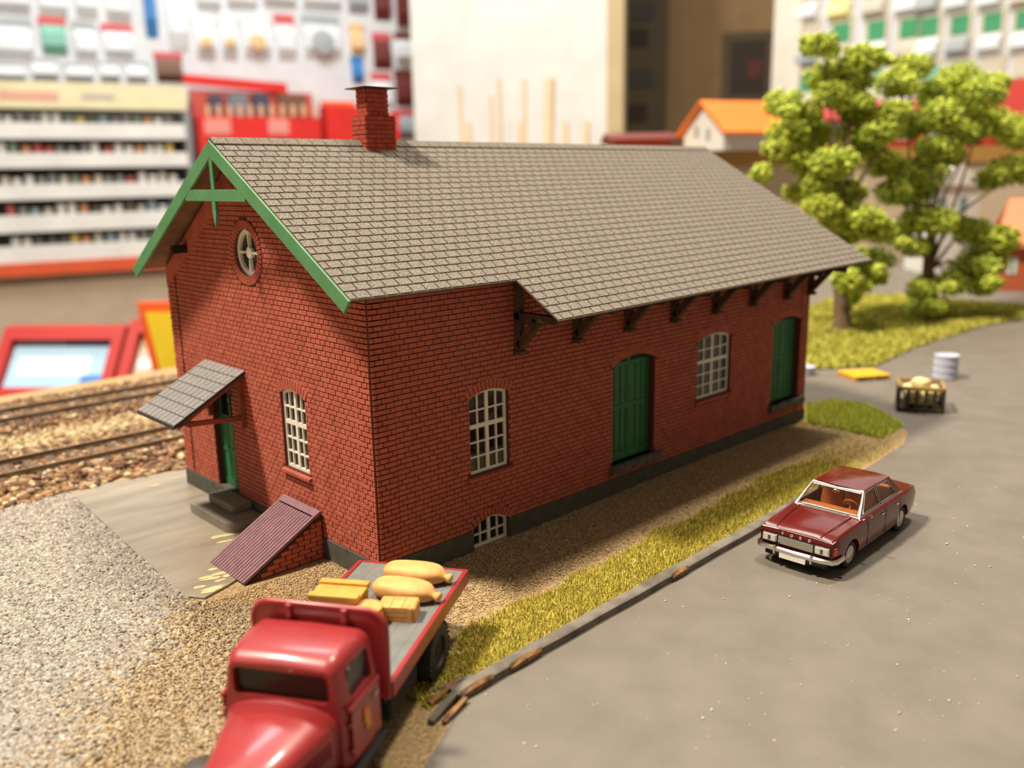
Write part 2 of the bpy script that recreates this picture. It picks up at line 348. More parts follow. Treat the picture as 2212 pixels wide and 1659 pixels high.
# pale gravel of the yard (left), turning to yellow sand grains towards the truck
GP = [(-2.75, 11.3), (-3.22, 2.62), (-3.0, 1.9), (-2.2, 1.2), (-3.0, -1.0), (-3.3, -4.6), (-4.5, -6.4), (-7.5, -5.6), (-10.6, -3.4), (-11.2, 5), (-9.5, 9.8), (-6.8, 10.8), (-4.3, 11.2)]
N = 205000; X = RNG.uniform(-11.2, -2, N); Y = RNG.uniform(-6.5, 11.4, N)
tt = np.clip((Y-1.9-0.9*(X+3.6)+0.45*wob(X, Y, 1))/2.4+0.5, 0, 1)            # 1 = grey gravel, 0 = sand
ok = inpoly(X, Y, GP) & (RNG.uniform(size=N) < 0.95-0.25*tt) & ((Y < 8) | (RNG.uniform(size=N) < 0.8)); X, Y, tt = X[ok], Y[ok], tt[ok]; N = len(X)
S = np.where(RNG.uniform(size=N) < tt*0.85+0.06, RNG.uniform(0.03, 0.056, N), RNG.uniform(0.018, 0.034, N))
cg = palette(N, [(160, 153, 142), (145, 138, 127), (122, 115, 104), (176, 169, 158), (138, 125, 108)], [4, 4, 2, 2, 1]); cs = palette(N, [(164, 145, 112), (144, 123, 88), (180, 162, 132), (112, 90, 66), (156, 140, 120), (160, 130, 76)], [4, 3, 2, 2, 3, 0.7])
C_ = np.where(RNG.uniform(size=(N, 1)) < tt[:, None], cg, cs)
P = np.stack([X, Y, zgv(X, Y)+0.012+S*0.25], 1)
big = S > 0.036
A_, B_ = rocks(P[big], S[big], C_[big]), rocks(P[~big], S[~big]*1.15, C_[~big], (OCT_V, OCT_F), 0.2)
V_ = np.concatenate([A_[0], B_[0]]); F_ = np.concatenate([A_[1], B_[1]+len(A_[0])]); K_ = np.concatenate([A_[2], B_[2]]); o = np_mesh('gravel', V_, F_, 'stone', col=K_); struct(o, 'pale grey gravel turning to yellow grains in the yard left of the truck', 'stuff', 'gravel')
# sand grains between shed, hatch and truck and in front of the long wall
SP = [(-3.2, 2.0), (0.0, 2.0), (0.0, 0.0), (17.5, 0.0), (17.5, -2.3), (5, -2.6), (-1.2, -3.2), (-3.2, -4.3)]
N = 42000; X = RNG.uniform(-3.2, 17.5, N)**1; X = np.where(RNG.uniform(size=N) < 0.55, RNG.uniform(-3.2, 5, N), X); Y = RNG.uniform(-4.3, 2.1, N); ok = inpoly(X, Y, SP); X, Y = X[ok], Y[ok]; N = len(X)
S = RNG.uniform(0.014, 0.028, N)
C_ = palette(N, [(192, 166, 122), (166, 136, 92), (210, 188, 146), (134, 104, 68), (184, 162, 132)], [4, 3, 2, 1.5, 2])
P = np.stack([X, Y, zgv(X, Y)+S*0.4], 1); V_, F_, K_ = rocks(P, S, C_, (OCT_V, OCT_F))
struct(np_mesh('sand_grains', V_, F_, 'stone', col=K_), 'fine golden sand grains along the foot of the shed', 'stuff', 'sand')
# road specks
N = 420; X = RNG.uniform(-2, 16, N); Y = RNG.uniform(-11, -4.7, N); S = np.clip(RNG.normal(0.012, 0.008, N), 0.005, 0.035)
P = np.stack([X, Y, S*0.4], 1); V_, F_, K_ = rocks(P, S, palette(N, [(226, 216, 196), (200, 186, 160), (214, 196, 120)], [4, 3, 1]), (OCT_V, OCT_F))
struct(np_mesh('road_crumbs', V_, F_, 'stone', col=K_), 'tiny pale crumbs strewn over the asphalt', 'stuff', 'crumbs')

def blades(P, Ln, W, cols, lean=0.9):
    N = len(P); an = RNG.uniform(0, 2*PI, N); tl = np.abs(RNG.normal(0, lean, N)); tl = np.clip(tl, 0, 1.45)
    d = np.stack([np.cos(an)*np.sin(tl), np.sin(an)*np.sin(tl), np.cos(tl)], 1); an2 = an+PI/2+RNG.normal(0, 0.5, N)
    sd = np.stack([np.cos(an2), np.sin(an2), np.zeros(N)], 1)*W[:, None]; mid = P+d*Ln[:, None]*0.55+np.array([0, 0, 0.02]); tip = P+d*Ln[:, None]
    tip[:, 2] = np.maximum(tip[:, 2]-0.15*Ln*np.sin(tl), P[:, 2]+0.01)
    V = np.stack([P-sd, P+sd, mid+sd*0.8, mid-sd*0.8, tip+sd*0.2, tip-sd*0.2], 1).reshape(-1, 3)
    b = (np.arange(N)*6)[:, None]; F = np.concatenate([b+np.array([[0, 1, 2, 3]]), b+np.array([[3, 2, 4, 5]])], 0)
    return V, F, np.repeat(cols, 6, 0)
GU = [G(975, 1400), G(985, 1372), G(1130, 1290), G(1300, 1212), G(1480, 1120), G(1640, 1040), G(1760, 985)]
kxy = np.array(KERB); gu = np.array(GU); gu = gu[np.argsort(gu[:, 0])]
N = 75000; X = RNG.uniform(-2.2, 17.5, N); lo = np.interp(X, kxy[:, 0], kxy[:, 1])+0.27; hi = np.interp(X, gu[:, 0], gu[:, 1])+0.12*wob(X, X*0.7, 1.5)
Y = lo+(hi-lo)*RNG.uniform(0, 1, N)**1.15; ok = (hi > lo+0.1) & (RNG.uniform(size=N) < np.interp(X, [10.5, 12.5, 14.5, 17.5], [1, 0.75, 0.12, 0.02])); X, Y = X[ok], Y[ok]; N = len(X)
C_ = palette(N, [(206, 190, 66), (178, 166, 54), (222, 208, 112), (136, 130, 46), (160, 124, 58), (186, 188, 62)], [4, 3, 3, 3, 3, 2], 0.15)
P = np.stack([X, Y, zgv(X, Y)], 1); V_, F_, K_ = blades(P, RNG.uniform(0.07, 0.19, N), RNG.uniform(0.005, 0.009, N), C_, 1.3)
struct(np_mesh('verge_grass', V_, F_, 'grass', col=K_), 'dry yellow-green grass strip between sand and kerb', 'stuff', 'grass')
# small patch at the far end of the shed
FP = [G(1742, 880), G(1800, 868), G(1880, 882), G(1948, 920), G(1905, 948), G(1820, 930), G(1745, 915)]
fx = [p[0] for p in FP]; fy = [p[1] for p in FP]; N = 26000; X = RNG.uniform(min(fx), max(fx), N); Y = RNG.uniform(min(fy), max(fy), N); ok = inpoly(X, Y, FP); X, Y = X[ok], Y[ok]; N = len(X)
C_ = palette(N, [(208, 214, 92), (184, 200, 78), (222, 214, 124), (168, 172, 70)], [4, 3, 2, 2]); P = np.stack([X, Y, 0*X], 1)
V_, F_, K_ = blades(P, RNG.uniform(0.12, 0.26, N), RNG.uniform(0.012, 0.02, N), C_, 1.2)
struct(np_mesh('corner_grass', V_, F_, 'grass', col=K_), 'green grass patch by the far corner of the shed', 'stuff', 'grass')
# lawn under the trees
LP = [G(1730, 800), G(1890, 792), G(1985, 748), G(2110, 708), G(2250, 682), G(2330, 668), G(2100, 655), G(1980, 640), G(1880, 640), G(1790, 648), G(1700, 690)]
sheet('lawn', LP, 'lawn_soil', 'mown lawn under the two trees', z=0.04, follow=False)
lx = [p[0] for p in LP]; ly = [p[1] for p in LP]; N = 60000; X = RNG.uniform(min(lx), max(lx), N); Y = RNG.uniform(min(ly), max(ly), N); ok = inpoly(X, Y, LP); X, Y = X[ok], Y[ok]; N = len(X)
C_ = palette(N, [(190, 182, 78), (172, 178, 66), (204, 196, 100), (156, 150, 60)], [4, 3, 2, 2]); P = np.stack([X, Y, 0*X+0.04], 1)
V_, F_, K_ = blades(P, RNG.uniform(0.15, 0.3, N), RNG.uniform(0.03, 0.05, N), C_, 1.3)
struct(np_mesh('lawn_grass', V_, F_, 'grass', col=K_), 'bright grass blades of the lawn under the trees', 'stuff', 'grass')

# ------------------------------------------------------------------ railway tracks
YT = [(13.27, 14.76), (20.2, 21.75)]
for ti, (ya, yb) in enumerate(YT):
    ym = (ya+yb)/2; x0, x1 = -10.0, 14.0
    bd = MB(); bd.loft([[(x, ym-2.0, -0.13), (x, ym-1.45, 0.05), (x, ym+1.45, 0.05), (x, ym+2.0, -0.13), (x, ym+2.0, -0.2), (x, ym-2.0, -0.2)] for x in (x0, x1)])
    struct(bd.build('ballast_bed', 'ballast_bed'), ['ballast bed of the track next to the slab', 'ballast bed of the track by the red boxes'][ti])
    tr = empty('railway_track', (0, ym, 0), 0, ['railway track next to the concrete slab', 'railway track furthest back, by the red boxes'][ti], 'track', 'railway tracks')
    for yy in (ya, yb):
        r = MB(); y = yy-ym
        r.loft([[(x, y-0.07, 0.14), (x, y-0.07, 0.16), (x, y-0.018, 0.18), (x, y-0.018, 0.25), (x, y-0.04, 0.26), (x, y-0.04, 0.3), (x, y+0.04, 0.3), (x, y+0.04, 0.26), (x, y+0.018, 0.25), (x, y+0.018, 0.18), (x, y+0.07, 0.16), (x, y+0.07, 0.14)] for x in (x0, x1)])
        r.build('rail', 'rail', tr)
    sm = MB().box((-0.13, -1.25, 0.02), (0.13, 1.25, 0.14)).mesh('sleeper'); sm.materials.append(MATS['sleeper'])
    for i in range(int((x1-x0)/0.62)):
        so = bpy.data.objects.new('sleeper', sm); COL.objects.link(so); so.parent = tr; so.location = (x0+0.3+i*0.62, random.uniform(-0.02, 0.02), 0)
N = 15000; X = RNG.uniform(-9, 6, N); Y = RNG.uniform(10.9, 24.6, N)
edge = np.interp(X, [-9, -4.3, -2.7, 1.0, 6], [9.6, 11.1, 11.45, 10.9, 10.9])+0.25*wob(X, Y, 1.4); ok = (Y > edge)
for ya, yb in YT: ok &= (np.abs(Y-ya) > 0.1) & (np.abs(Y-yb) > 0.1)
X, Y = X[ok], Y[ok]; N = len(X); near = Y < 13.2
S = np.where(near, RNG.uniform(0.08, 0.15, N), RNG.uniform(0.06, 0.11, N)); Z = np.zeros(N)-0.1
for ya, yb in YT: Z = np.maximum(Z, np.interp(np.abs(Y-(ya+yb)/2), [0, 1.45, 2.0, 3], [0.07, 0.06, -0.1, -0.1]))
ca = palette(N, [(126, 92, 62), (104, 74, 52), (148, 112, 74), (160, 138, 114), (82, 58, 44)], [4, 3, 3, 1.5, 2]); cb = palette(N, [(180, 162, 122), (162, 140, 98), (140, 114, 80), (196, 180, 148)], [3, 3, 2, 2])
mixw = np.clip((Y-16.2)/1.0, 0, 1)*np.clip((19.2-Y)/1.0, 0, 1); C_ = np.where(RNG.uniform(size=(N, 1)) < np.maximum(mixw, 0.15)[:, None], cb, ca)
P = np.stack([X, Y, Z+S*0.15], 1); V_, F_, K_ = rocks(P, S, C_)
struct(np_mesh('ballast', V_, F_, 'stone', col=K_), 'brown track ballast stones between slab and rails', 'stuff', 'ballast')

# ------------------------------------------------------------------ the brick goods shed
WID, LEN, HP = 9.51, 17.75, 0.39
SHED = empty('goods_shed', (0, 0, 0), 0, 'long red brick goods shed with grey shingle roof and green gable trim', 'building')
FS = Frame((0, 0, 0), (1, 0, 0), (0, 0, 1), (0, -1, 0))          # long wall: u = x, v = z, w = outwards
FG = Frame((0, 0, 0), (0, 1, 0), (0, 0, 1), (-1, 0, 0))          # gable wall: u = y
def zr(x): return 9.32-0.07*(x+0.69)/19.08
def kr(x): return 0.599-0.0315*max(0, (x-3.66)/14.73)
def zroof(x, y): return zr(x)-kr(x)*abs(WID/2-y)
YE1, YE2, XS, XN, XF = -0.5045, -1.80, 3.66, -0.687, 18.39
def arch(u0, u1, v1, rise, n=12):
    c, h = (u0+u1)/2, (u1-u0)/2
    return [(c+h*math.cos(PI*0+t), v1+rise*(1-((h*math.cos(t))/h)**2)) for t in np.linspace(0, PI, n+1)]
def arch_outline(u0, u1, v0, v1, rise): return [(u0, v0), (u1, v0)]+arch(u0, u1, v1, rise)
def circle(c, v, r, n=28, ry=None): return [(c+r*math.cos(2*PI*k/n), v+(ry or r)*math.sin(2*PI*k/n)) for k in range(n)]
OPS = dict(w1=(2.60, 3.80, 1.72, 3.54, 0.14), bw=(2.60, 3.74, -0.10, 0.42, 0.2), d1=(7.58, 9.36, 0.76, 3.50, 0.19), w2=(11.38, 13.11, 1.86, 3.61, 0.16), d2=(15.55, 17.26, 0.90, 3.59, 0.16))
OPG = dict(gw=(2.66, 3.73, 1.77, 3.58, 0.14), gd=(6.33, 7.47, 0.34, 3.05, 0.12))
RW = (4.83, 6.76, 0.56)
# mortar backing walls
sw = MB(FS); sw.panel([(0, HP-0.02), (2.58, HP-0.02), (2.58, 0.44)]+[(p[0], p[1]) for p in arch(2.58, 3.76, 0.44, 0.2)][::-1][1:-1]+[(3.76, 0.44), (3.76, HP-0.02), (LEN, HP-0.02), (LEN, 6.22), (0, 6.22)], [arch_outline(*OPS[k]) for k in ('w1', 'd1', 'w2', 'd2')], 0, -0.3)
side_wall = sw.build('side_wall', 'mortar', SHED)
gpk = zroof(0, WID/2)-0.12
gw_ = MB(FG); gw_.panel([(0.0, HP-0.02), (OPG['gd'][0], HP-0.02), (OPG['gd'][0], HP-0.019)]+[(OPG['gd'][0], 3.05)]+[(p[0], p[1]) for p in arch(6.33, 7.47, 3.05, 0.12)][::-1][1:-1]+[(7.47, 3.05), (7.47, HP-0.02), (WID, HP-0.02), (WID, 6.3), (WID/2, gpk), (0, 6.3)], [arch_outline(*OPG['gw']), circle(*RW)], 0, -0.3)
gable_wall = gw_.build('gable_wall', 'mortar', SHED)
bk = MB(); bk.box((0.0, WID-0.3, -0.12), (LEN, WID, 6.2)); bk.build('rear_wall', 'brick', SHED)
fg2 = Frame((LEN, 0, 0), (0, 1, 0), (0, 0, 1), (1, 0, 0))
fe = MB(fg2); fe.panel([(0, -0.1), (WID, -0.1), (WID, 6.2), (WID/2, zroof(LEN, WID/2)-0.15), (0, 6.2)], [], 0, -0.3); fe.build('end_wall', 'brick', SHED)
MB().box((0.3, 0.3, -0.1), (LEN-0.3, WID-0.3, 0.0)).build('shed_floor', 'dark_inside', SHED)
# plinth
p1 = MB(); p1.box((-0.05, -0.05, -0.16), (2.60, 0.3, HP)); p1.box((3.74, -0.05, -0.16), (LEN+0.05, 0.3, HP)); p1.box((2.55, 0.12, -0.16), (3.8, 0.3, -0.06)); p1.build('plinth', 'plinth', SHED, bevel=0.012)
p2 = MB(); p2.box((-0.05, 0.3, -0.16), (0.3, WID+0.05, HP)); p2.build('plinth', 'plinth', SHED, bevel=0.012)

# bricks: real frustum pieces; the ones that show largest are objects of their own
CH, GAP, PROUD = 0.1165, 0.016, 0.019
def brick_shape(mb, u0, u1, v0, v1, proud, w0=0.0, ch=0.007):
    mb.add([(u0, v0, w0-0.004), (u1, v0, w0-0.004), (u1, v1, w0-0.004), (u0, v1, w0-0.004), (u0+ch, v0+ch, w0+proud), (u1-ch, v0+ch, w0+proud), (u1-ch, v1-ch, w0+proud), (u0+ch, v1-ch, w0+proud)],
           [(4, 5, 6, 7), (0, 1, 5, 4), (1, 2, 6, 5), (2, 3, 7, 6), (3, 0, 4, 7)])
def hole_span(op, va, vb):
    u0, u1, v0, v1, rise = op; ring = 0.27; out = []
    if vb <= v0-0.12 or va >= v1+rise+ring: return None
    if va < v0: return (u0-0.1, u1+0.1) if vb > v0-0.1 else None
    if vb <= v1+0.02: return (u0, u1)
    c, h = (u0+u1)/2, (u1-u0)/2+0.1
    f = 1-(va-(v1+ring-0.14))/(rise)
    if va <= v1+ring-0.14: return (c-h, c+h)
    return (c-h*math.sqrt(max(0, min(1, f))), c+h*math.sqrt(max(0, min(1, f)))) if f > 0 else None
def lay(fr, U, vmax, ops, rnd, lim, strip, rounds=(), BL=0.44):
    """returns (u0,u1,v0,v1,proud) of every brick of a wall"""
    out = []; k = 0; v = HP+0.006; BH = BL/2
    while v < vmax:
        v1 = v+CH-GAP; lo, hi = lim(v1); spans = []
        for op in ops:
            h = hole_span(op, v, v1)
            if h: spans.append(h)
        for c, cv, r in rounds:
            dv = min(abs(v-cv), abs(v1-cv)) if not (v < cv < v1) else 0
            if dv < r: spans.append((c-math.sqrt(r*r-dv*dv), c+math.sqrt(r*r-dv*dv)))
        step = BL if k % 2 == 0 else BH; off = 0 if k % 4 == 0 else (BL/4 if k % 2 else BL/2)
        u = 0.0-off
        while u < U:
            a, b = max(u, lo, 0.004), min(u+step-GAP, hi, U-0.004); u += step
            segs = [(a, b)] if b-a > 0.035 else []
            for cutu in (0.53, U-0.53):
                segs = [q for a2, b2 in segs for q in ([(a2, cutu-0.006), (cutu+0.006, b2)] if a2 < cutu-0.03 and b2 > cutu+0.03 else [(a2, b2)])]
            for s0, s1 in spans:
                ns = []
                for a2, b2 in segs:
                    if s1 <= a2 or s0 >= b2: ns.append((a2, b2)); continue
                    if s0-a2 > 0.035: ns.append((a2, s0-0.01))
                    if b2-s1 > 0.035: ns.append((s1+0.01, b2))
                segs = ns
            for a2, b2 in segs:
                pr = PROUD+rnd.uniform(-0.003, 0.003)+(0.02 if strip(a2, b2) else 0)
                out.append((a2, b2, v, v1, pr))
        v += CH; k += 1
    return out
rnd = random.Random(3)
bs = lay(FS, LEN, 6.1, list(OPS.values()), rnd, lambda v: (0, LEN), lambda a, b: b < 0.56 or a > LEN-0.56)
bgb = lay(FG, WID, 9.1, list(OPG.values()), rnd, lambda v: ((0, WID) if v < 6.12 else ((v-6.12)/0.6, WID-(v-6.12)/0.6)), lambda a, b: b < 0.56 or a > WID-0.56, [(RW[0], RW[1], RW[2]+0.2)], BL=0.38)
def area(fr, q):
    c = fr((q[0]+q[1])/2, (q[2]+q[3])/2); d = np.array(c)-CAM; z = d @ FW; n = np.linalg.norm(d)
    return (q[1]-q[0])*abs(float(d @ fr.W))/n/z/z
cand = sorted([(area(FS, q), 0, i) for i, q in enumerate(bs)]+[(area(FG, q), 1, i) for i, q in enumerate(bgb)], reverse=True)
single = set()
for a, wl, i in cand:
    q = (bs, bgb)[wl][i]
    if len(single) < 300: single.add((wl, i))
bcache = {}
for wl, (fr, L_, par) in enumerate(((FS, bs, side_wall), (FG, bgb, gable_wall))):
    rest = MB(fr)
    for i, q in enumerate(L_):
        if (wl, i) in single:
            key = (wl, round(q[1]-q[0], 3), q[4] > 0.03)
            if key not in bcache:
                m = MB(Frame((0, 0, 0), fr.U, fr.V, fr.W)); brick_shape(m, 0, q[1]-q[0], 0, CH-GAP, PROUD+0.02 if key[2] else PROUD); bcache[key] = m.mesh('brick'); bcache[key].materials.append(MATS['brick'])
            ob = bpy.data.objects.new('brick', bcache[key]); COL.objects.link(ob); ob.parent = par; ob.location = fr(q[0], q[2], 0)
        else: brick_shape(rest, *q)
    me = rest.mesh('brickwork', fix=False)
    if np.linalg.det(np.stack([fr.U, fr.V, fr.W])) < 0: me.flip_normals()
    o = link('brickwork', me, 'brick', par); o['kind'] = 'stuff'
# dark joint at the near corner and inset line of the corner strip on the gable
MB().box((-0.014, -0.008, HP), (0.02, 0.02, 6.1)).build('corner_joint', 'mortar', SHED)
MB(FG).box((WID-0.56, HP, 0.0), (WID-0.53, 6.1, 0.03)).build('strip_joint', 'dark_inside', gable_wall)
# raking course on the gable under the roof
for sgn in (1,):
    rk = MB(FG); n = 46
    for i in range(n):
        for j in range(1):
            t0, t1 = i/n, (i+0.88)/n
            a = (WID-0.02-(WID/2-0.02)*t0, 6.12+(gpk-6.15)*t0) if sgn else (0.02+(WID/2-0.02)*t0, 6.12+(gpk-6.15)*t0)
            b = (WID-0.02-(WID/2-0.02)*t1, 6.12+(gpk-6.15)*t1) if sgn else (0.02+(WID/2-0.02)*t1, 6.12+(gpk-6.15)*t1)
            rk.prism([a, b, (b[0], b[1]-0.5), (a[0], a[1]-0.5)], 0.0, 0.048)
    rk.build('rake_band', 'brick', gable_wall)

def soldier_arch(fr, op, par, n, sill=True, ring=0.24):
    u0, u1, v0, v1, rise = op; c, h = (u0+u1)/2, (u1-u0)/2
    def pt(t, e):   # t in 0..1 along arch, e outward
        u = u0-0.06+(u1-u0+0.12)*t; x = (u-c)/h; v = v1+rise*(1-x*x); nx, nv = 2*rise*x/h*1.0, 1.0; l = math.hypot(nx, nv); return (u+nx/l*e, v+nv/l*e)
    for i in range(n):
        a, b = (i+0.11)/n, (i+0.89)/n
        m = MB(fr); m.prism([pt(a, 0.0), pt(b, 0.0), pt(b, ring), pt(a, ring)], -0.1, 0.032); m.build('brick', 'brick', par)
    if sill:
        nn = max(8, int(round((u1-u0+0.2)/0.13))); w_ = (u1-u0+0.2)/nn
        for i in range(nn):
            a = u0-0.1+i*w_; m = MB(fr); m.add([(a, v0-0.13, -0.05), (a+w_*0.88, v0-0.13, -0.05), (a+w_*0.88, v0-0.02, -0.1), (a, v0-0.02, -0.1), (a, v0-0.13, 0.1), (a+w_*0.88, v0-0.13, 0.1), (a+w_*0.88, v0-0.06, 0.1), (a, v0-0.06, 0.1)], [(0, 3, 2, 1), (4, 5, 6, 7), (0, 1, 5, 4), (1, 2, 6, 5), (2, 3, 7, 6), (3, 0, 4, 7)]); m.build('brick', 'brick', par)
def window(fr, op, rows_low, rows_up, par, rec=0.08, label=None):
    u0, u1, v0, v1, rise = op; W_ = u1-u0; fw = 0.07; mull = 0.09; bar = 0.036; c = (u0+u1)/2; h = W_/2
    top = lambda u: v1+rise*(1-((u-c)/h)**2)-fw
    cols = []
    pw = (W_-2*fw-mull-2*bar)/4
    x = u0+fw
    for i in range(4):
        cols.append((x, x+pw)); x += pw+(mull if i == 1 else bar)
    vb = v0+fw; vt = v1+rise*0.55-fw
    nt_ = rows_low+rows_up; tr = 0.1 if rows_up else 0.0
    ph = (vt-vb-tr-(nt_-(2 if rows_up else 1))*bar)/nt_
    rows = []; y = vb
    for i in range(nt_): rows.append((y, y+ph)); y += ph+(tr if rows_up and i == rows_low-1 else bar)
    holes = []
    for ri, (a, b) in enumerate(rows):
        for (l, r) in cols:
            if ri == nt_-1: holes.append([(l, a), (r, a)]+[(r+(l-r)*t, max(a+0.06, top(r+(l-r)*t))) for t in (0, 0.5, 1)])
            else: holes.append([(l, a), (r, a), (r, b), (l, b)])
    wo = MB(fr); wo.panel(arch_outline(u0, u1, v0, v1, rise), holes, -rec, -rec-0.07); win = wo.build('window', 'white_frame', par)
    for hpts in holes:
        m = MB(fr); m.prism(hpts, -rec-0.045, -rec-0.055); m.build('pane', 'glass', win)
    return win
window(FS, OPS['w1'], 3, 2, SHED); soldier_arch(FS, OPS['w1'], side_wall, 12)
window(FS, OPS['w2'], 3, 2, SHED); soldier_arch(FS, OPS['w2'], side_wall, 16)
window(FS, OPS['bw'], 1, 1, SHED, 0.08) if False else window(FS, OPS['bw'], 2, 0, SHED, 0.08); soldier_arch(FS, OPS['bw'], side_wall, 12, sill=False, ring=0.2)
window(FG, OPG['gw'], 3, 2, SHED, 0.05); soldier_arch(FG, OPG['gw'], gable_wall, 12)
# round window
rw = MB(FG); c_, v_, r_ = RW
def sector(a0, a1, r0, r1, n=7): return [(c_+r1*math.cos(t), v_+r1*math.sin(t)) for t in np.linspace(a0, a1, n)]+[(c_+r0*math.cos(t), v_+r0*math.sin(t)) for t in np.linspace(a1, a0, n)]
qh = [sector(k*PI/2+0.09, (k+1)*PI/2-0.09, 0.13, r_-0.1) for k in range(4)]
rw.panel(circle(c_, v_, r_), qh, -0.06, -0.14); rwin = rw.build('round_window', 'white_frame', SHED)
for hpts in qh: MB(FG).prism(hpts, -0.145, -0.155).build('pane', 'glass', rwin)
for i in range(40):
    a, b = 2*PI*i/40+0.018, 2*PI*(i+1)/40-0.018
    MB(FG).prism([(c_+r_*math.cos(a), v_+r_*math.sin(a)), (c_+r_*math.cos(b), v_+r_*math.sin(b)), (c_+(r_+0.2)*math.cos(b), v_+(r_+0.2)*math.sin(b)), (c_+(r_+0.2)*math.cos(a), v_+(r_+0.2)*math.sin(a))], -0.12, 0.036).build('brick', 'brick', gable_wall)

def door(fr, op, rec, leaves, par, transom=False):
    u0, u1, v0, v1, rise = op; c = (u0+u1)/2; h = (u1-u0)/2; top = lambda u: v1+rise*(1-((u-c)/h)**2)
    o = MB(fr); vt = v1-0.75 if transom else None
    body = arch_outline(u0, u1, v0, v1, rise) if not transom else [(u0, v0), (u1, v0), (u1, vt), (u0, vt)]
    o.prism(body, -rec-0.04, -rec-0.1); d = o.build('door', 'door_groove', par)
    hgt = (vt or v1)-v0; vm = v0+hgt*0.55; lw = (u1-u0)/leaves
    for li in range(leaves):
        a, b = u0+li*lw+0.01, u0+(li+1)*lw-0.01; st = 0.07
        for (x0, x1) in ((a, a+st), (b-st, b)):
            t0 = min(top(x0), top(x1))-0.02 if not transom else vt-0.01
            MB(fr).prism([(x0, v0+0.01), (x1, v0+0.01), (x1, t0), (x0, t0)], -rec-0.04, -rec).build('stile', 'green_door', d)
        for (y0, y1) in ((v0+0.01, v0+0.24), (vm-0.05, vm+0.05), ((vt or v1)-0.12, (vt or v1)-0.005)):
            MB(fr).box((a+st, y0, -rec-0.04), (b-st, y1, -rec-0.002)).build('rail', 'green_door', d)
        np_ = 3; pw = (b-a-2*st)/np_
        for pi_ in range(np_):
            x0, x1 = a+st+pi_*pw+0.022, a+st+(pi_+1)*pw-0.022
            for (y0, y1) in ((v0+0.25, vm-0.06), (vm+0.06, (vt or v1)-0.13)):
                MB(fr).box((x0, y0, -rec-0.04), (x1, y1, -rec-0.018)).build('plank', 'green_door', d)
    if transom:
        m = MB(fr); hs = [[(u0+0.07, vt+0.06), (c-0.03, vt+0.06), (c-0.03, v1-0.03), (u0+0.07, v1-0.03)], [(c+0.03, vt+0.06), (u1-0.07, vt+0.06), (u1-0.07, v1-0.03), (c+0.03, v1-0.03)]]
        m.panel([(u0, vt), (u1, vt)]+arch(u0, u1, v1, rise), hs, -rec-0.03, -rec-0.09); t = m.build('transom', 'green_door', d)
        for hh in hs: MB(fr).prism(hh, -rec-0.055, -rec-0.065).build('pane', 'glass', t)
    return d
for k_ in ('d1', 'd2'):
    door(FS, OPS[k_], 0.2, 2, SHED); u0, u1, v0 = OPS[k_][:3]; soldier_arch(FS, OPS[k_], side_wall, 18, sill=False)
    MB(FS).box((u0-0.14, v0-0.22, -0.25), (u1+0.32, v0, 0.16)).build('door_sill', 'stone_sill', SHED, bevel=0.02)
door(FG, OPG['gd'], 0.16, 1, SHED, transom=True)

# ---- roof
RT_TH = 0.035
def roofP(x, s, side, h=0.0):
    """s = horizontal distance from the ridge; h = height above the card along z"""
    y = WID/2-s if side == 0 else WID/2+s
    return (x, y, zr(x)-kr(x)*s+h)
SE1, SE2 = WID/2-YE1, WID/2-YE2
def slab_strip(xa, xb, s0, s1, side, n):
    m = MB(); rows = []
    for i in range(n+1):
        x = xa+(xb-xa)*i/n
        rows.append([roofP(x, s0, side, -0.01), roofP(x, s1, side, -0.01), roofP(x, s1, side, -RT_TH), roofP(x, s0, side, -RT_TH)])
    m.loft(rows); return m
roof = slab_strip(XN, XF, 0, SE1, 0, 16).build('roof', 'shingle_gap', SHED)
slab_strip(XS, XF, SE1-0.001, SE2, 0, 14).build('roof_extension', 'shingle_gap', roof)
slab_strip(XN, XF, 0, SE1, 1, 16).build('roof_slope', 'shingle', SHED)
ss = slab_strip(XN+0.05, XF-0.05, 0.06, SE1-0.03, 0, 8); ss.v = [(a, b, c-0.03) for a, b, c in ss.v]; ss.build('soffit', 'soffit', SHED)
ss = slab_strip(XN+0.05, XF-0.05, 0.06, SE1-0.03, 1, 8); ss.v = [(a, b, c-0.03) for a, b, c in ss.v]; ss.build('soffit', 'soffit', SHED)
ss = slab_strip(XS+0.03, XF-0.05, SE1-0.03, SE2-0.03, 0, 8); ss.v = [(a, b, c-0.03) for a, b, c in ss.v]; ss.build('soffit', 'timber', SHED)
ROWS1 = 24; RH = SE1/ROWS1; TW = 0.336
shing = []
nrow = int(round(SE2/RH))
for r in range(nrow):
    s0, s1 = r*RH, min((r+1)*RH, SE2); xa = XN if r < ROWS1 else XS; x = xa-(TW/2 if r % 2 else 0)
    while x < XF:
        a, b = max(x, xa)+0.018, min(x+TW, XF)-0.018; x += TW
        if b-a > 0.03: shing.append((a, b, s0, s1))
def shingle_shape(m, a, b, s0, s1, side=0):
    s1b = s1-0.02
    m.add([roofP(a, s0+0.004, side, -0.008), roofP(b, s0+0.004, side, -0.008), roofP(b, s1b, side, -0.008), roofP(a, s1b, side, -0.008),
           roofP(a, s0+0.004, side, 0.006), roofP(b, s0+0.004, side, 0.006), roofP(b-0.004, s1b-0.004, side, 0.014), roofP(a+0.004, s1b-0.004, side, 0.014)],
          [(4, 7, 6, 5), (1, 0, 4, 5), (2, 1, 5, 6), (3, 2, 6, 7), (0, 3, 7, 4)])
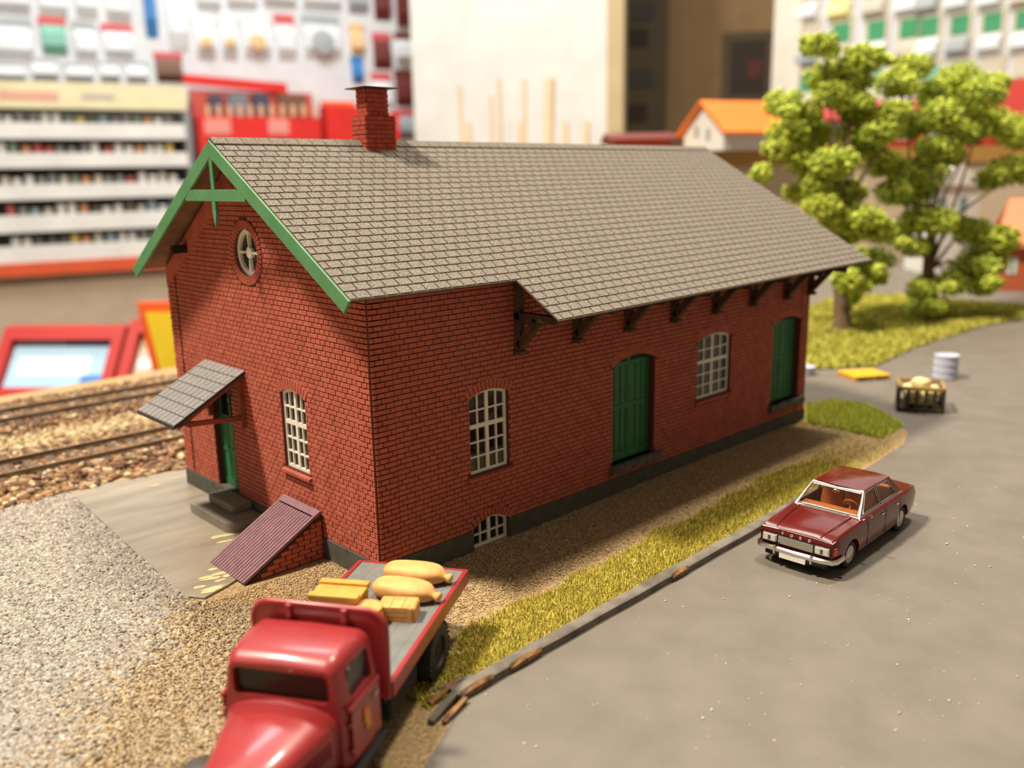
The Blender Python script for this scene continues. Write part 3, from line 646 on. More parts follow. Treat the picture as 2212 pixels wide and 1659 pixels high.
def sh_area(q):
    c = np.array(roofP((q[0]+q[1])/2, (q[2]+q[3])/2, 0)); d = c-CAM; z = d @ FW; nrm = np.array([0, -0.51, 0.86]); return (q[1]-q[0])*abs(d @ nrm)/np.linalg.norm(d)/z/z
order = sorted(range(len(shing)), key=lambda i: -sh_area(shing[i])); one = set(order[:300]); rest = MB()
for i, q in enumerate(shing):
    if i in one:
        m = MB(); shingle_shape(m, *q); ob = link('shingle', m.mesh('shingle'), 'shingle', roof)
    else: shingle_shape(rest, *q)
o = link('shingle_field', rest.mesh('shingle_field', fix=False), 'shingle', roof); o['kind'] = 'stuff'
bm = bmesh.new(); bm.from_mesh(o.data); bmesh.ops.recalc_face_normals(bm, faces=bm.faces); bm.to_mesh(o.data); bm.free()
# ridge tiles
x = XN
while x < XF:
    b = min(x+0.36, XF); m = MB()
    for side in (0, 1):
        pts = [roofP(x+0.01, 0, side, 0.06), roofP(b-0.01, 0, side, 0.06), roofP(b-0.01, 0.2, side, 0.035), roofP(x+0.01, 0.2, side, 0.035)]
        m.add(pts+[(p[0], p[1], p[2]-0.035) for p in pts], [(0, 1, 2, 3), (7, 6, 5, 4), (0, 4, 5, 1), (1, 5, 6, 2), (2, 6, 7, 3), (3, 7, 4, 0)])
    m.build('ridge_tile', 'shingle', roof); x += 0.36

# ---- green gable boards
bb = empty('gable_trim', (0, 0, 0)); bb.parent = SHED
def bargeboard(side):
    m = MB(); x0, x1 = XN-0.045, XN+0.02; top = [roofP(XN, 0.0, side, -0.015), roofP(XN, SE1, side, -0.015)]
    dz = 0.52
    pts = [(x0, top[0][1], top[0][2]), (x0, top[1][1], top[1][2]), (x0, top[1][1]+(0.14 if side == 0 else -0.14), top[1][2]-0.22), (x0, top[0][1]+0, top[0][2]-dz)]
    # straight board of constant depth with the foot cut square to the slope
    yb = top[1][1]; k_ = kr(0); sg = 1 if side == 0 else -1
    foot = (x0, yb+sg*0.2, top[1][2]-0.25)
    pts = [(x0, top[0][1], top[0][2]), (x0, yb, top[1][2]), foot, (x0, top[0][1], foot[2]+k_*(abs(top[0][1]-foot[1])))]
    m.add(pts+[(x1, p[1], p[2]) for p in pts], [(0, 1, 2, 3), (7, 6, 5, 4), (0, 4, 5, 1), (1, 5, 6, 2), (2, 6, 7, 3), (3, 7, 4, 0)])
    return m.build('bargeboard', 'green_trim', SHED, bevel=0.008)
bpy.data.objects.remove(bb)
bargeboard(0); bargeboard(1)
yc = WID/2; zt = 8.1
def under(z): return (zr(0)-0.36-z)/kr(0)
MB().box((XN-0.04, yc-under(zt)-0.05, zt-0.13), (XN+0.02, yc+under(zt)+0.05, zt+0.13)).build('tie_beam', 'green_trim', SHED, bevel=0.008)
MB().box((XN-0.038, yc-0.08, zt+0.13), (XN+0.015, yc+0.08, zr(0)-0.36)).build('king_post', 'green_trim', SHED, bevel=0.006)
pp = MB(); pp.prism([(yc-0.085, zt-0.13), (yc+0.085, zt-0.13), (yc+0.085, zt-0.42), (yc, zt-0.7), (yc-0.085, zt-0.42)], XN-0.05, XN+0.02, lambda u, v, d: (d, u, v)); pp.build('pendant', 'green_trim', SHED)
MB().box((-0.42, yc+3.2, 6.62), (0.0, yc+3.4, 6.82)).build('purlin', 'dark_inside', SHED)

# ---- timber eave brackets along the long wall (one every two metres)
for i in range(8):
    x = 4.1+2.0*i if i < 7 else 17.62; b = empty('eave_bracket', (x, 0, 0)); b.parent = SHED; t = 0.09
    def zb(y): return zroof(x, y)-0.15
    MB().box((-t, -0.2, 4.42), (t, -0.028 if i < 7 else -0.028, zb(0)-0.05)).build('bracket_post', 'timber', b, bevel=0.01)
    MB().box((-t, -1.3, 5.18), (t, -0.02, 5.36)).build('bracket_beam', 'timber', b, bevel=0.01)
    MB().bar((0, -0.14, 4.55), (0, -0.74, 5.22), 2*t, 0.2).build('bracket_strut', 'timber', b, bevel=0.01)
    MB().box((-t-0.03, -0.27, 4.36), (t+0.03, -0.02, 4.46)).build('bracket_foot', 'timber', b, bevel=0.01)
MB().box((XS+0.1, -1.34, zroof(10, -1.3)-0.26), (XF-0.2, -1.2, zroof(10, -1.3)-0.1)).build('eave_purlin', 'timber', SHED)

# ---- chimney
chy = empty('chimney', (0, 0, 0)); chy.parent = SHED
cx0, cx1, cy0, cy1 = 3.28, 4.16, 4.4, 5.05
z = 8.95; k_ = 0
bl = MB()
while z < 10.5:
    lower = z < 9.86; i_ = 0 if lower else 0.13; a0, a1, b0, b1 = cx0+i_, cx1-i_, cy0+i_*0.7, cy1-i_*0.7; h = 0.098; j = 0.012 if k_ % 2 else 0
    nx, ny = (4, 3) if k_ % 2 else (3, 2)
    core = MB().box((a0+0.02, b0+0.02, z-0.01), (a1-0.02, b1-0.02, z+0.11)); core.build('core', 'mortar', chy)
    for n_, lo, hi, fixed, ax in ((nx, a0, a1, b0, 0), (ny, b0, b1, a0, 1)):
        for q in range(n_):
            e0, e1 = lo+(hi-lo)*q/n_+0.006, lo+(hi-lo)*(q+1)/n_-0.006
            m = MB()
            if ax == 0: m.box((e0-(0.012 if q == 0 else 0), b0-0.006-j, z), (e1+(0.01 if q == n_-1 else 0), b0+0.04, z+h))
            else: m.box((a0-0.006-j, e0, z), (a0+0.04, e1, z+h))
            m.build('brick', 'brick_small', chy)
    m = MB().box((a1-0.03, b0, z), (a1+0.01+j, b1, z+h)).box((a0, b1-0.03, z), (a1, b1+0.01, z+h)); m.build('brick', 'brick_small', chy)
    z += 0.11; k_ += 1
MB().box((cx0-0.06, cy0-0.12, z), (cx1+0.06, cy1+0.12, z+0.025)).build('chimney_cap', 'black_metal', chy)

# ---- canopy over the gable door
CAN = empty('door_canopy', (0, 0, 0)); CAN.parent = SHED
ya, yb, zt_, xe, ze_ = 5.42, 7.62, 3.84, -1.92, 2.80
def cp(t, y, h=0.0): return (xe*t, y, zt_+(ze_-zt_)*t+h)
m = MB(); m.hexa([cp(0, ya, -0.07), cp(1, ya, -0.07), cp(1, yb, -0.07), cp(0, yb, -0.07), cp(0, ya), cp(1, ya), cp(1, yb), cp(0, yb)]); m.build('canopy_board', 'slate_gap', CAN)
for r in range(7):
    n = 9; off = 0.5 if r % 2 else 0
    for q in range(-1, n+1):
        a, b = ya+(yb-ya)*(q+off)/n, ya+(yb-ya)*(q+off+1)/n; a, b = max(a, ya)+0.011, min(b, yb)-0.011
        if b-a < 0.04: continue
        t0, t1 = r/7, (r+1)/7-0.01; m = MB()
        m.hexa([cp(t0, a, 0), cp(t1, a, 0), cp(t1, b, 0), cp(t0, b, 0), cp(t0, a, 0.008), cp(t1, a, 0.02), cp(t1, b, 0.02), cp(t0, b, 0.008)]); m.build('slate', 'slate', CAN)
for y in (ya+0.18, yb-0.18):
    MB().box((-0.15, y-0.06, 2.35), (-0.02, y+0.06, 3.72)).build('canopy_post', 'canopy_timber', CAN, bevel=0.01)
    MB().bar((-0.05, y, 3.68), (xe*0.93, y, zt_+(ze_-zt_)*0.93-0.15), 0.11, 0.13).build('canopy_rafter', 'canopy_timber', CAN, bevel=0.01)
    MB().bar((-0.1, y, 2.62), (xe*0.8, y, 2.74), 0.11, 0.12).build('canopy_strut', 'canopy_timber', CAN, bevel=0.01)
MB().box((xe*0.86-0.06, ya+0.05, 2.76), (xe*0.86+0.06, yb-0.05, 2.9)).build('canopy_purlin', 'timber', CAN)

# ---- doorstep
ST = empty('door_steps', (0, 0, 0), 0, 'two grey rounded stone steps at the gable door', 'steps')
def rounded(x0, x1, y0, y1, r, n=6):
    pts = []
    for cx, cyy, a in ((x0+r, y0+r, PI), (x0+r, y1-r, PI/2)):
        seg = [(cx+r*math.cos(a+t), cyy+r*math.sin(a+t)) for t in np.linspace(0, PI/2, n)]
        pts.append(seg)
    return [(x1, y0)]+pts[0][::-1]+pts[1][::-1]+[(x1, y1)]
MB().prism(rounded(-1.0, -0.055, 4.95, 7.45, 0.32), -0.1, 0.2).build('lower_step', 'step', ST, bevel=0.05, segs=3)
MB().prism(rounded(-0.62, -0.055, 5.55, 6.95, 0.1), 0.2, 0.42).build('upper_step', 'step', ST, bevel=0.04, segs=3)

# ---- sloping cellar hatch with brick cheeks
HT = empty('cellar_hatch', (0, 0, 0), 0, 'sloping purple-brown plank cellar hatch with brick cheeks against the gable', 'hatch')
hy0, hy1, hx, hz = 2.22, 3.78, -2.0, 1.0
hz0 = -0.1
for y0_, y1_ in ((hy0, hy0+0.15), (hy1-0.15, hy1)):
    m = MB(); m.prism([(-0.055, hz0), (hx+0.05, hz0), (-0.055, hz-0.06)], y0_, y1_, lambda u, v, d: (u, d, v)); ck = m.build('cheek_wall', 'mortar', HT)
    if y0_ == hy0:
        zz = hz0+0.01; kk = 0
        while zz < hz-0.2:
            xr = lambda zq: hx+0.07+(zq-hz0)/(hz-hz0)*(-0.055-hx)
            u = -0.06+(0.16 if kk % 2 else 0)
            while u > hx:
                a, b = max(u-0.3, xr(zz+0.11)), min(u-0.02, -0.06); u -= 0.32
                if b-a > 0.05: MB(Frame((0, hy0, 0), (1, 0, 0), (0, 0, 1), (0, -1, 0))).box((a, zz, -0.01), (b, zz+0.095, 0.018)).build('brick', 'brick', ck)
            zz += 0.112; kk += 1
def hp_(t, y, h): 
    d = Vector((hx-(-0.055), 0, hz0+0.04-hz)).normalized(); n = Vector((d.z, 0, -d.x)); n = n if n.z > 0 else -n; p = Vector((-0.055, y, hz)).lerp(Vector((hx, y, hz0+0.04)), t)+n*h; return tuple(p)
np_ = 15
for i in range(np_):
    a, b = hy0-0.04+(hy1-hy0+0.08)*i/np_+0.013, hy0-0.04+(hy1-hy0+0.08)*(i+1)/np_-0.013
    t0 = 0.1 if 0 < i < np_-1 else 0.0
    MB().hexa([hp_(t0, a, -0.02), hp_(1.03, a, -0.02), hp_(1.03, b, -0.02), hp_(t0, b, -0.02), hp_(t0, a, 0.05), hp_(1.03, a, 0.05), hp_(1.03, b, 0.05), hp_(t0, b, 0.05)]).build('plank', 'hatch_plank', HT)
MB().hexa([hp_(0, hy0-0.04, -0.02), hp_(0.085, hy0-0.04, -0.02), hp_(0.085, hy1+0.04, -0.02), hp_(0, hy1+0.04, -0.02), hp_(0, hy0-0.04, 0.06), hp_(0.085, hy0-0.04, 0.06), hp_(0.085, hy1+0.04, 0.06), hp_(0, hy1+0.04, 0.06)]).build('head_board', 'hatch_plank', HT)
MB().hexa([hp_(0, hy0-0.03, -0.05), hp_(1.02, hy0-0.03, -0.05), hp_(1.02, hy1+0.03, -0.05), hp_(0, hy1+0.03, -0.05), hp_(0, hy0-0.03, -0.015), hp_(1.02, hy0-0.03, -0.015), hp_(1.02, hy1+0.03, -0.015), hp_(0, hy1+0.03, -0.015)]).build('hatch_backing', 'dark_inside', HT)
# ------------------------------------------------------------------ saloon car on the road
CAR = empty('saloon_car', (8.93, -5.85, 0), PI+0.038, 'glossy maroon vintage saloon car with chrome bumper parked on the asphalt', 'car')
def car_sec(x, w_, zb, zt, cr=0.02):
    half = [(w_*0.82, zb), (w_*0.97, zb+0.06), (w_*0.995, zb+0.2), (w_, zb+0.34), (w_*0.995, zt-0.2), (w_*0.965, zt-0.05), (w_*0.92, zt), (w_*0.86, zt-0.008), (w_*0.45, zt+cr*0.7)]
    return [(x, y, z) for y, z in half]+[(x, 0, zt+cr)]+[(x, -y, z) for y, z in half[::-1]]
b = MB(); b.loft([car_sec(*q) for q in ((-2.34, 0.74, 0.42, 0.80), (-2.28, 0.79, 0.36, 0.875), (-1.95, 0.85, 0.26, 0.92), (-1.4, 0.88, 0.22, 0.945), (-0.7, 0.885, 0.21, 0.95), (0.1, 0.885, 0.21, 0.95), (0.85, 0.885, 0.21, 0.945), (1.4, 0.88, 0.22, 0.915), (1.95, 0.87, 0.26, 0.87), (2.18, 0.855, 0.3, 0.835), (2.27, 0.84, 0.34, 0.79), (2.3, 0.825, 0.38, 0.73))])
body = b.build('car_body', 'car_paint', CAR)
cut = [MB().hexa([(-1.36, -0.7, 0.4), (0.84, -0.7, 0.4), (0.84, 0.7, 0.4), (-1.36, 0.7, 0.4), (-1.36, -0.76, 1.3), (0.84, -0.76, 1.3), (0.84, 0.76, 1.3), (-1.36, 0.76, 1.3)]).build('c', None)]
for wx in (1.44, -1.32):
    for s in (-1, 1): cut.append(MB().lathe([(0.36, 0), (0.36, 0.5)], 26, Matrix.Translation((wx, s*0.58, 0.31)) @ Matrix.Rotation(-s*PI/2, 4, 'X')).build('c', None))
wmat = body.parent; body.parent = None; boolean(body, cut); body.parent = wmat
body.data.polygons.foreach_set('use_smooth', [True]*len(body.data.polygons)); body.data.set_sharp_from_angle(angle=math.radians(28))
if not body.data.materials: body.data.materials.append(MATS['car_paint'])
# greenhouse
ZB, ZT = 0.945, 1.40
def sy(z): return 0.755-0.165*(z-ZB)/(ZT-ZB)
for s in (-1, 1):
    hs = [[(-0.2, 0.985), (0.70, 0.985), (0.33, 1.355), (-0.15, 1.36)], [(-1.10, 0.985), (-0.28, 0.985), (-0.23, 1.36), (-0.86, 1.345)]]
    m = MB(); m.panel([(-1.44, ZB-0.01), (0.86, ZB-0.01), (0.36, ZT), (-1.02, ZT-0.01)], hs, 0, 0.03, lambda u, v, d: (u, s*(sy(v)-d), v)); m.build('side_pillars', 'car_paint', CAR)
    for hh in hs:
        m = MB(); m.tube([(u, s*(sy(v)+0.004), v) for u, v in hh], 0.014, 6, closed=True); m.build('window_trim', 'chrome_satin', CAR)
        m = MB(); m.prism(hh, 0.008, 0.014, lambda u, v, d: (u, s*(sy(v)-d), v)); m.build('side_glass', 'car_glass', CAR)
    m = MB(); m.tube([(-1.42, s*0.765, 0.95), (0.84, s*0.765, 0.95)], 0.016, 6); m.build('belt_trim', 'chrome_satin', CAR)
    for xd in (0.68, -0.28, -1.12): MB().box((xd-0.004, s*0.884-0.004, 0.3), (xd+0.004, s*0.884+0.005, 0.9)).build('door_seam', 'underbody', CAR)
    for xd in (-0.12, -0.95): MB().box((xd-0.07, s*0.885-0.005, 0.795), (xd+0.07, s*0.885+0.02, 0.82)).build('door_handle', 'chrome', CAR, bevel=0.008)
    MB().box((1.0, s*0.886-0.004, 0.5), (1.015, s*0.886+0.008, 0.6)).build('fender_badge', 'chrome', CAR)
def wsp(x0, x1, w0, w1, z0, z1): return lambda u, t, d: (x0+(x1-x0)*t+d, u*(w0+(w1-w0)*t), z0+(z1-z0)*t)
for nm, fn, sg in (('front', wsp(0.88, 0.36, 0.76, 0.595, ZB, ZT), 1), ('rear', wsp(-1.45, -1.02, 0.75, 0.59, ZB, ZT-0.01), -1)):
    hole = [(-0.93, 0.08), (0.93, 0.08), (0.93, 0.88), (-0.93, 0.88)]
    m = MB(); m.panel([(-1, -0.02), (1, -0.02), (1, 1), (-1, 1)], [hole], 0, -0.03*sg, fn); m.build('screen_frame', 'chrome' if sg > 0 else 'car_paint', CAR)
    m = MB(); m.tube([fn(u, t, 0.006*sg) for u, t in ((-0.95, 0.05), (0.95, 0.05), (0.95, 0.93), (-0.95, 0.93))], 0.02, 6, closed=True); m.build('screen_trim', 'chrome', CAR)
    m = MB(); m.prism(hole, -0.01*sg, -0.018*sg, fn); m.build('windscreen' if sg > 0 else 'rear_screen', 'car_glass', CAR)
rows = []
for i in range(9):
    t = i/8; x = 0.37-1.41*t; zc = ZT+0.055*math.sin(PI*min(1, max(0, 0.08+0.84*t))); w_ = 0.6
    rows.append([(x+0.03*(1-abs(j/5-1))*(1 if t < 0.3 else 0), w_*(j/5-1), ZT-0.01+(zc-ZT+0.01)*(1-abs(j/5-1)**3)) for j in range(11)])
m = MB(); m.grid(rows); m.grid([[(x, y, z-0.03) for x, y, z in r] for r in rows]); rf = m.build('car_roof', 'car_paint', CAR, smooth=50)
# interior
MB().loft([[(x, -0.68, 0.6), (x, 0.68, 0.6), (x, 0.68, z), (x, -0.68, z)] for x, z in ((0.46, 0.90), (0.52, 0.965), (0.8, 0.95), (0.84, 0.93))]).build('dashboard', 'car_interior', CAR)
for yy in (-0.34, 0.34):
    MB().loft([[(x0, yy-w2, z), (x0, yy+w2, z), (x1, yy+w2, z), (x1, yy-w2, z)] for z, x0, x1, w2 in ((0.45, -0.05, -0.2, 0.24), (0.8, -0.1, -0.26, 0.27), (1.12, -0.17, -0.29, 0.25), (1.18, -0.2, -0.27, 0.19))]).build('front_seat', 'car_interior', CAR, bevel=0.03)
    MB().box((-0.1, yy-0.26, 0.42), (0.35, yy+0.26, 0.6)).build('seat_cushion', 'car_interior', CAR, bevel=0.04)
MB().loft([[(x0, -0.62, z), (x0, 0.62, z), (x1, 0.62, z), (x1, -0.62, z)] for z, x0, x1 in ((0.45, -0.95, -1.2), (0.85, -1.02, -1.26), (1.1, -1.12, -1.26))]).build('rear_bench', 'car_interior', CAR, bevel=0.03)
MB().box((-1.34, -0.69, 0.4), (0.82, 0.69, 0.43)).build('cabin_floor', 'underbody', CAR)
Ms = Matrix.Translation((0.36, 0.33, 1.0)) @ Matrix.Rotation(-1.05, 4, 'Y')
m = MB(); m.tube([tuple(Ms @ Vector((0.17*math.cos(t), 0.17*math.sin(t), 0))) for t in np.linspace(0, 2*PI, 21)[:-1]], 0.016, 6, closed=True); stw = m.build('steering_wheel', 'car_interior', CAR, smooth=60)
m = MB(); m.bar(tuple(Ms @ Vector((-0.16, 0, 0))), tuple(Ms @ Vector((0.16, 0, 0))), 0.03, 0.02); m.bar((0.36, 0.33, 1.0), (0.6, 0.33, 0.82), 0.03, 0.03); m.build('spoke', 'car_interior', stw)
m = MB(); m.lathe([(0.001, -0.012), (0.05, -0.012), (0.058, 0), (0.05, 0.012), (0.001, 0.012)], 14, Matrix.Translation((0.46, 0.0, 1.29)) @ Matrix.Rotation(PI/2, 4, 'Y') @ Matrix.Diagonal((0.7, 1.7, 1, 1))); m.build('rear_view_mirror', 'chrome', CAR)
m = MB(); m.tube([(0.74, 0.86, 0.93), (0.76, 0.93, 0.99)], 0.012, 6); m.lathe([(0.001, -0.02), (0.05, -0.015), (0.055, 0.02), (0.001, 0.025)], 12, Matrix.Translation((0.76, 0.94, 1.0)) @ Matrix.Rotation(PI/2, 4, 'Y')); m.build('wing_mirror', 'chrome', CAR)
# front
MB().box((2.22, -0.78, 0.46), (2.305, 0.78, 0.7)).build('front_panel', 'underbody', CAR)
g = MB().box((2.26, -0.4, 0.5), (2.315, 0.4, 0.68)); gr = g.build('grille', 'chrome_satin', CAR)
for i in range(5): MB().box((2.31, -0.39, 0.515+i*0.034), (2.33, 0.39, 0.53+i*0.034)).build('grille_bar', 'chrome', gr)
for i in range(21): MB().box((2.312, -0.38+i*0.038-0.006, 0.505), (2.324, -0.38+i*0.038+0.006, 0.675)).build('grille_slat', 'chrome', gr)
for s in (-1, 1):
    hl = MB().box((2.25, s*0.6-0.17, 0.5), (2.33, s*0.6+0.17, 0.69)).build('headlamp', 'chrome', CAR, bevel=0.02)
    MB().box((2.32, s*0.6-0.145, 0.515), (2.345, s*0.6+0.145, 0.675)).build('headlamp_lens', 'lamp_glass', hl, bevel=0.015)
    MB().box((2.345, s*0.6-0.03, 0.545), (2.35, s*0.6+0.03, 0.645)).build('bulb', 'hdr_dark', hl)
    MB().hexa([(2.16, s*0.815, 0.52), (2.28, s*0.79, 0.52), (2.28, s*0.835, 0.52), (2.16, s*0.87, 0.52), (2.16, s*0.815, 0.69), (2.28, s*0.79, 0.69), (2.28, s*0.835, 0.69), (2.16, s*0.87, 0.69)]).build('indicator', 'orange_lens', CAR, bevel=0.01)
    m = MB(); m.tube([(2.43, s*0.42, 0.3), (2.45, s*0.42, 0.4), (2.43, s*0.42, 0.5)], 0.028, 8); m.build('bumper_horn', 'chrome', CAR, smooth=50)
    m = MB(); m.tube([(2.2, s*0.83, 0.835), (2.27, s*0.8, 0.795), (2.275, s*0.42, 0.81)], 0.009, 6); m.build('lip_trim', 'chrome', CAR)
def bumper(x, dirx):
    pts = [(x-dirx*(0.5 if dirx > 0 else 0.22), -0.9), (x-dirx*0.16, -0.895), (x-dirx*0.04, -0.83), (x, -0.6), (x+dirx*0.02, 0), (x, 0.6), (x-dirx*0.04, 0.83), (x-dirx*0.16, 0.895), (x-dirx*(0.5 if dirx > 0 else 0.22), 0.9)]
    pts = [(a_, b_*(1.0 if dirx > 0 else 0.88)) for a_, b_ in pts]
    m = MB(); m.loft([[(px_, py_, 0.335), (px_+dirx*0.035*(1 if abs(py_) < 0.8 else 0.2), py_*(1.0 if abs(py_) < 0.8 else 1.035), 0.36), (px_+dirx*0.035*(1 if abs(py_) < 0.8 else 0.2), py_*(1.0 if abs(py_) < 0.8 else 1.035), 0.43), (px_, py_, 0.46), (px_-dirx*0.03, py_*0.97, 0.4)] for px_, py_ in pts]); return m
bumper(2.39, 1).build('front_bumper', 'chrome', CAR, smooth=35); bumper(-2.36, -1).build('rear_bumper', 'chrome', CAR, smooth=35)
MB().box((2.425, -0.3, 0.24), (2.44, 0.3, 0.35)).build('number_plate', 'plate', CAR)
MB().box((2.2, -0.7, 0.2), (2.3, 0.7, 0.36)).build('front_apron', 'underbody', CAR)
m = MB(); m.tube([(2.272, -0.42, 0.815), (2.285, 0.0, 0.82), (2.272, 0.42, 0.815)], 0.008, 6); m.build('hood_lip', 'chrome_satin', CAR)
for i, ch in enumerate('FORD'):
    fc = bpy.data.curves.new('letter', 'FONT'); fc.body = ch; fc.size = 0.085; fc.extrude = 0.004; fc.align_x = 'CENTER'
    fo = bpy.data.objects.new('tmp', fc); COL.objects.link(fo); dg = bpy.context.evaluated_depsgraph_get(); dg.update()
    me = bpy.data.meshes.new_from_object(fo.evaluated_get(dg)); bpy.data.objects.remove(fo); me.materials.clear()
    lo = link('badge_letter', me, 'letter', CAR); yy = -0.31+i*0.205
    X_, Y_ = Vector((0, 1, 0)), Vector((-0.25, 0, 1)).normalized(); Z_ = X_.cross(Y_)
    lo.matrix_local = Matrix(((X_.x, Y_.x, Z_.x, 2.308), (X_.y, Y_.y, Z_.y, yy), (X_.z, Y_.z, Z_.z, 0.716), (0, 0, 0, 1)))
for s in (-1, 1):     # hood crease lines and cowl grille
    m = MB(); m.tube([(0.95, s*0.6, 0.952), (1.6, s*0.56, 0.93), (2.2, s*0.5, 0.846)], 0.01, 6); m.build('hood_crease', 'car_paint', CAR, smooth=60)
for i in range(3): MB().box((0.92+i*0.03, -0.5, 0.945), (0.935+i*0.03, 0.5, 0.972)).build('cowl_slot', 'chrome_satin', CAR)
MB().box((-1.3, -0.6, 0.17), (1.4, 0.6, 0.3)).build('chassis', 'underbody', CAR)
wl0 = None
for wx in (1.44, -1.32):
    for s in (-1, 1):
        wh = empty('wheel', (wx, s*0.74, 0.305)); wh.parent = CAR; Rr = Matrix.Rotation(-s*PI/2, 4, 'X')
        MB().lathe([(0.17, -0.09), (0.27, -0.1), (0.302, -0.07), (0.305, 0.0), (0.302, 0.07), (0.27, 0.1), (0.2, 0.095), (0.19, 0.07)], 28, Rr).build('tyre', 'tyre', wh, smooth=40)
        MB().lathe([(0.19, 0.06), (0.195, 0.09), (0.16, 0.1), (0.13, 0.092), (0.09, 0.115), (0.001, 0.12)], 24, Rr).build('hubcap', 'chrome_satin', wh, smooth=40)

# ------------------------------------------------------------------ red flatbed truck
TO = (-0.555, -1.895); TA = math.atan2(-0.541, -0.841); TZ = -0.03
TRK = empty('flatbed_truck', (TO[0], TO[1], TZ), TA, 'old red flatbed truck with rounded bonnet carrying sacks and crates', 'truck')
def tw(x, y, z=0): return (TO[0]+math.cos(TA)*x-math.sin(TA)*y, TO[1]+math.sin(TA)*x+math.cos(TA)*y, z+TZ)
for i in range(13):
    a = -1.04+2.08*i/13; MB().box((0.05, a+0.001, 1.1), (3.86, a+0.159, 1.2+0.003*(i % 2))).build('deck_plank', 'deck_grey', TRK)
for s in (-1, 1): MB().box((0, s*1.07-0.045, 0.96), (3.92, s*1.07+0.045, 1.222)).build('side_rail', 'truck_red', TRK, bevel=0.012)
MB().box((-0.03, -1.1, 0.96), (0.05, 1.1, 1.21)).build('tail_rail', 'truck_red', TRK, bevel=0.012)
def hb_out(w_, z0, z1, r, n=8):
    return [(-w_, z0), (w_, z0), (w_, z1-r)]+[(w_-r+r*math.cos(t), z1-r+r*math.sin(t)) for t in np.linspace(0, PI/2, n)]+[(-w_+r-r*math.sin(t), z1-r+r*math.cos(t)) for t in np.linspace(0, PI/2, n)]+[(-w_, z1-r)]
fnx = lambda u, v, d: (d, u, v)
hb = MB(); hb.prism(hb_out(1.08, 0.96, 2.37, 0.3), 3.9, 3.99, fnx); HB = hb.build('headboard', 'truck_red', TRK, bevel=0.02, segs=3)
m = MB(); ol = hb_out(1.06, 1.0, 2.35, 0.29); m.tube([(3.955, u, v) for u, v in ol], 0.05, 8, closed=True); m.build('headboard_rim', 'truck_red', HB, smooth=60)
for y in (-0.44, 0.44): MB().box((3.97, y-0.055, 0.98), (4.04, y+0.055, 2.36)).build('headboard_rib', 'truck_red', HB, bevel=0.03, segs=3)
for s in (-1, 1): MB().box((0.1, s*0.42-0.07, 0.62), (6.7, s*0.42+0.07, 0.84)).build('chassis_beam', 'underbody', TRK)
MB().box((0.3, -0.95, 0.8), (3.9, 0.95, 1.0)).build('subframe', 'underbody', TRK)
MB().box((2.6, -1.0, 0.45), (3.8, 1.0, 0.8)).build('fuel_box', 'underbody', TRK, bevel=0.05)
# cab
def cab_sec(x, w_, z0, z1, r, n=6, taper=0.9):
    pts = [(w_, z0), (w_, 1.35), (w_*taper, z1-r)]
    pts += [(w_*taper-r+r*math.cos(t), z1-r+r*math.sin(t)) for t in np.linspace(0.25, PI/2, n)]
    return [(x, y, z) for y, z in pts]+[(x, 0, z1+0.02)]+[(x, -y, z) for y, z in pts[::-1]]
cb = MB(); cb.loft([cab_sec(4.1, 0.97, 0.62, 2.13, 0.22), cab_sec(4.2, 0.99, 0.6, 2.19, 0.22), cab_sec(4.55, 0.99, 0.6, 2.23, 0.24), cab_sec(4.85, 0.96, 0.6, 2.22, 0.24), cab_sec(5.05, 0.93, 0.6, 2.18, 0.2), cab_sec(5.14, 0.89, 0.6, 2.13, 0.16), cab_sec(5.19, 0.86, 0.62, 2.07, 0.14)])
cab = cb.build('cab', 'truck_red', TRK); inner = MB(); inner.loft([cab_sec(4.18, 0.9, 0.7, 2.08, 0.2), cab_sec(5.1, 0.82, 0.7, 2.06, 0.14)])
cuts = [inner.build('c', None)]
def rrect(a, b, c, d, r, n=5):
    out = []
    for cx, cyy, t0 in ((b-r, c+r, -PI/2), (b-r, d-r, 0), (a+r, d-r, PI/2), (a+r, c+r, PI)): out += [(cx+r*math.cos(t0+t), cyy+r*math.sin(t0+t)) for t in np.linspace(0, PI/2, n)]
    return out
WS = rrect(-0.71, 0.71, 1.58, 2.0, 0.09); SWN = rrect(4.3, 4.95, 1.53, 2.0, 0.1)
cuts.append(MB().prism(WS, 4.95, 5.5, fnx).build('c', None)); cuts.append(MB().prism(SWN, -1.4, 1.4, lambda u, v, d: (u, d, v)).build('c', None))
cab.parent = None; boolean(cab, cuts); cab.parent = TRK
cab.data.polygons.foreach_set('use_smooth', [True]*len(cab.data.polygons)); cab.data.set_sharp_from_angle(angle=math.radians(32))
if not cab.data.materials: cab.data.materials.append(MATS['truck_red'])
MB().prism(WS, 5.09, 5.1, fnx).build('windscreen', 'truck_glass', TRK)
MB().box((5.15, -0.015, 1.5), (5.19, 0.015, 1.97)).build('screen_divider', 'truck_red', TRK) if False else None
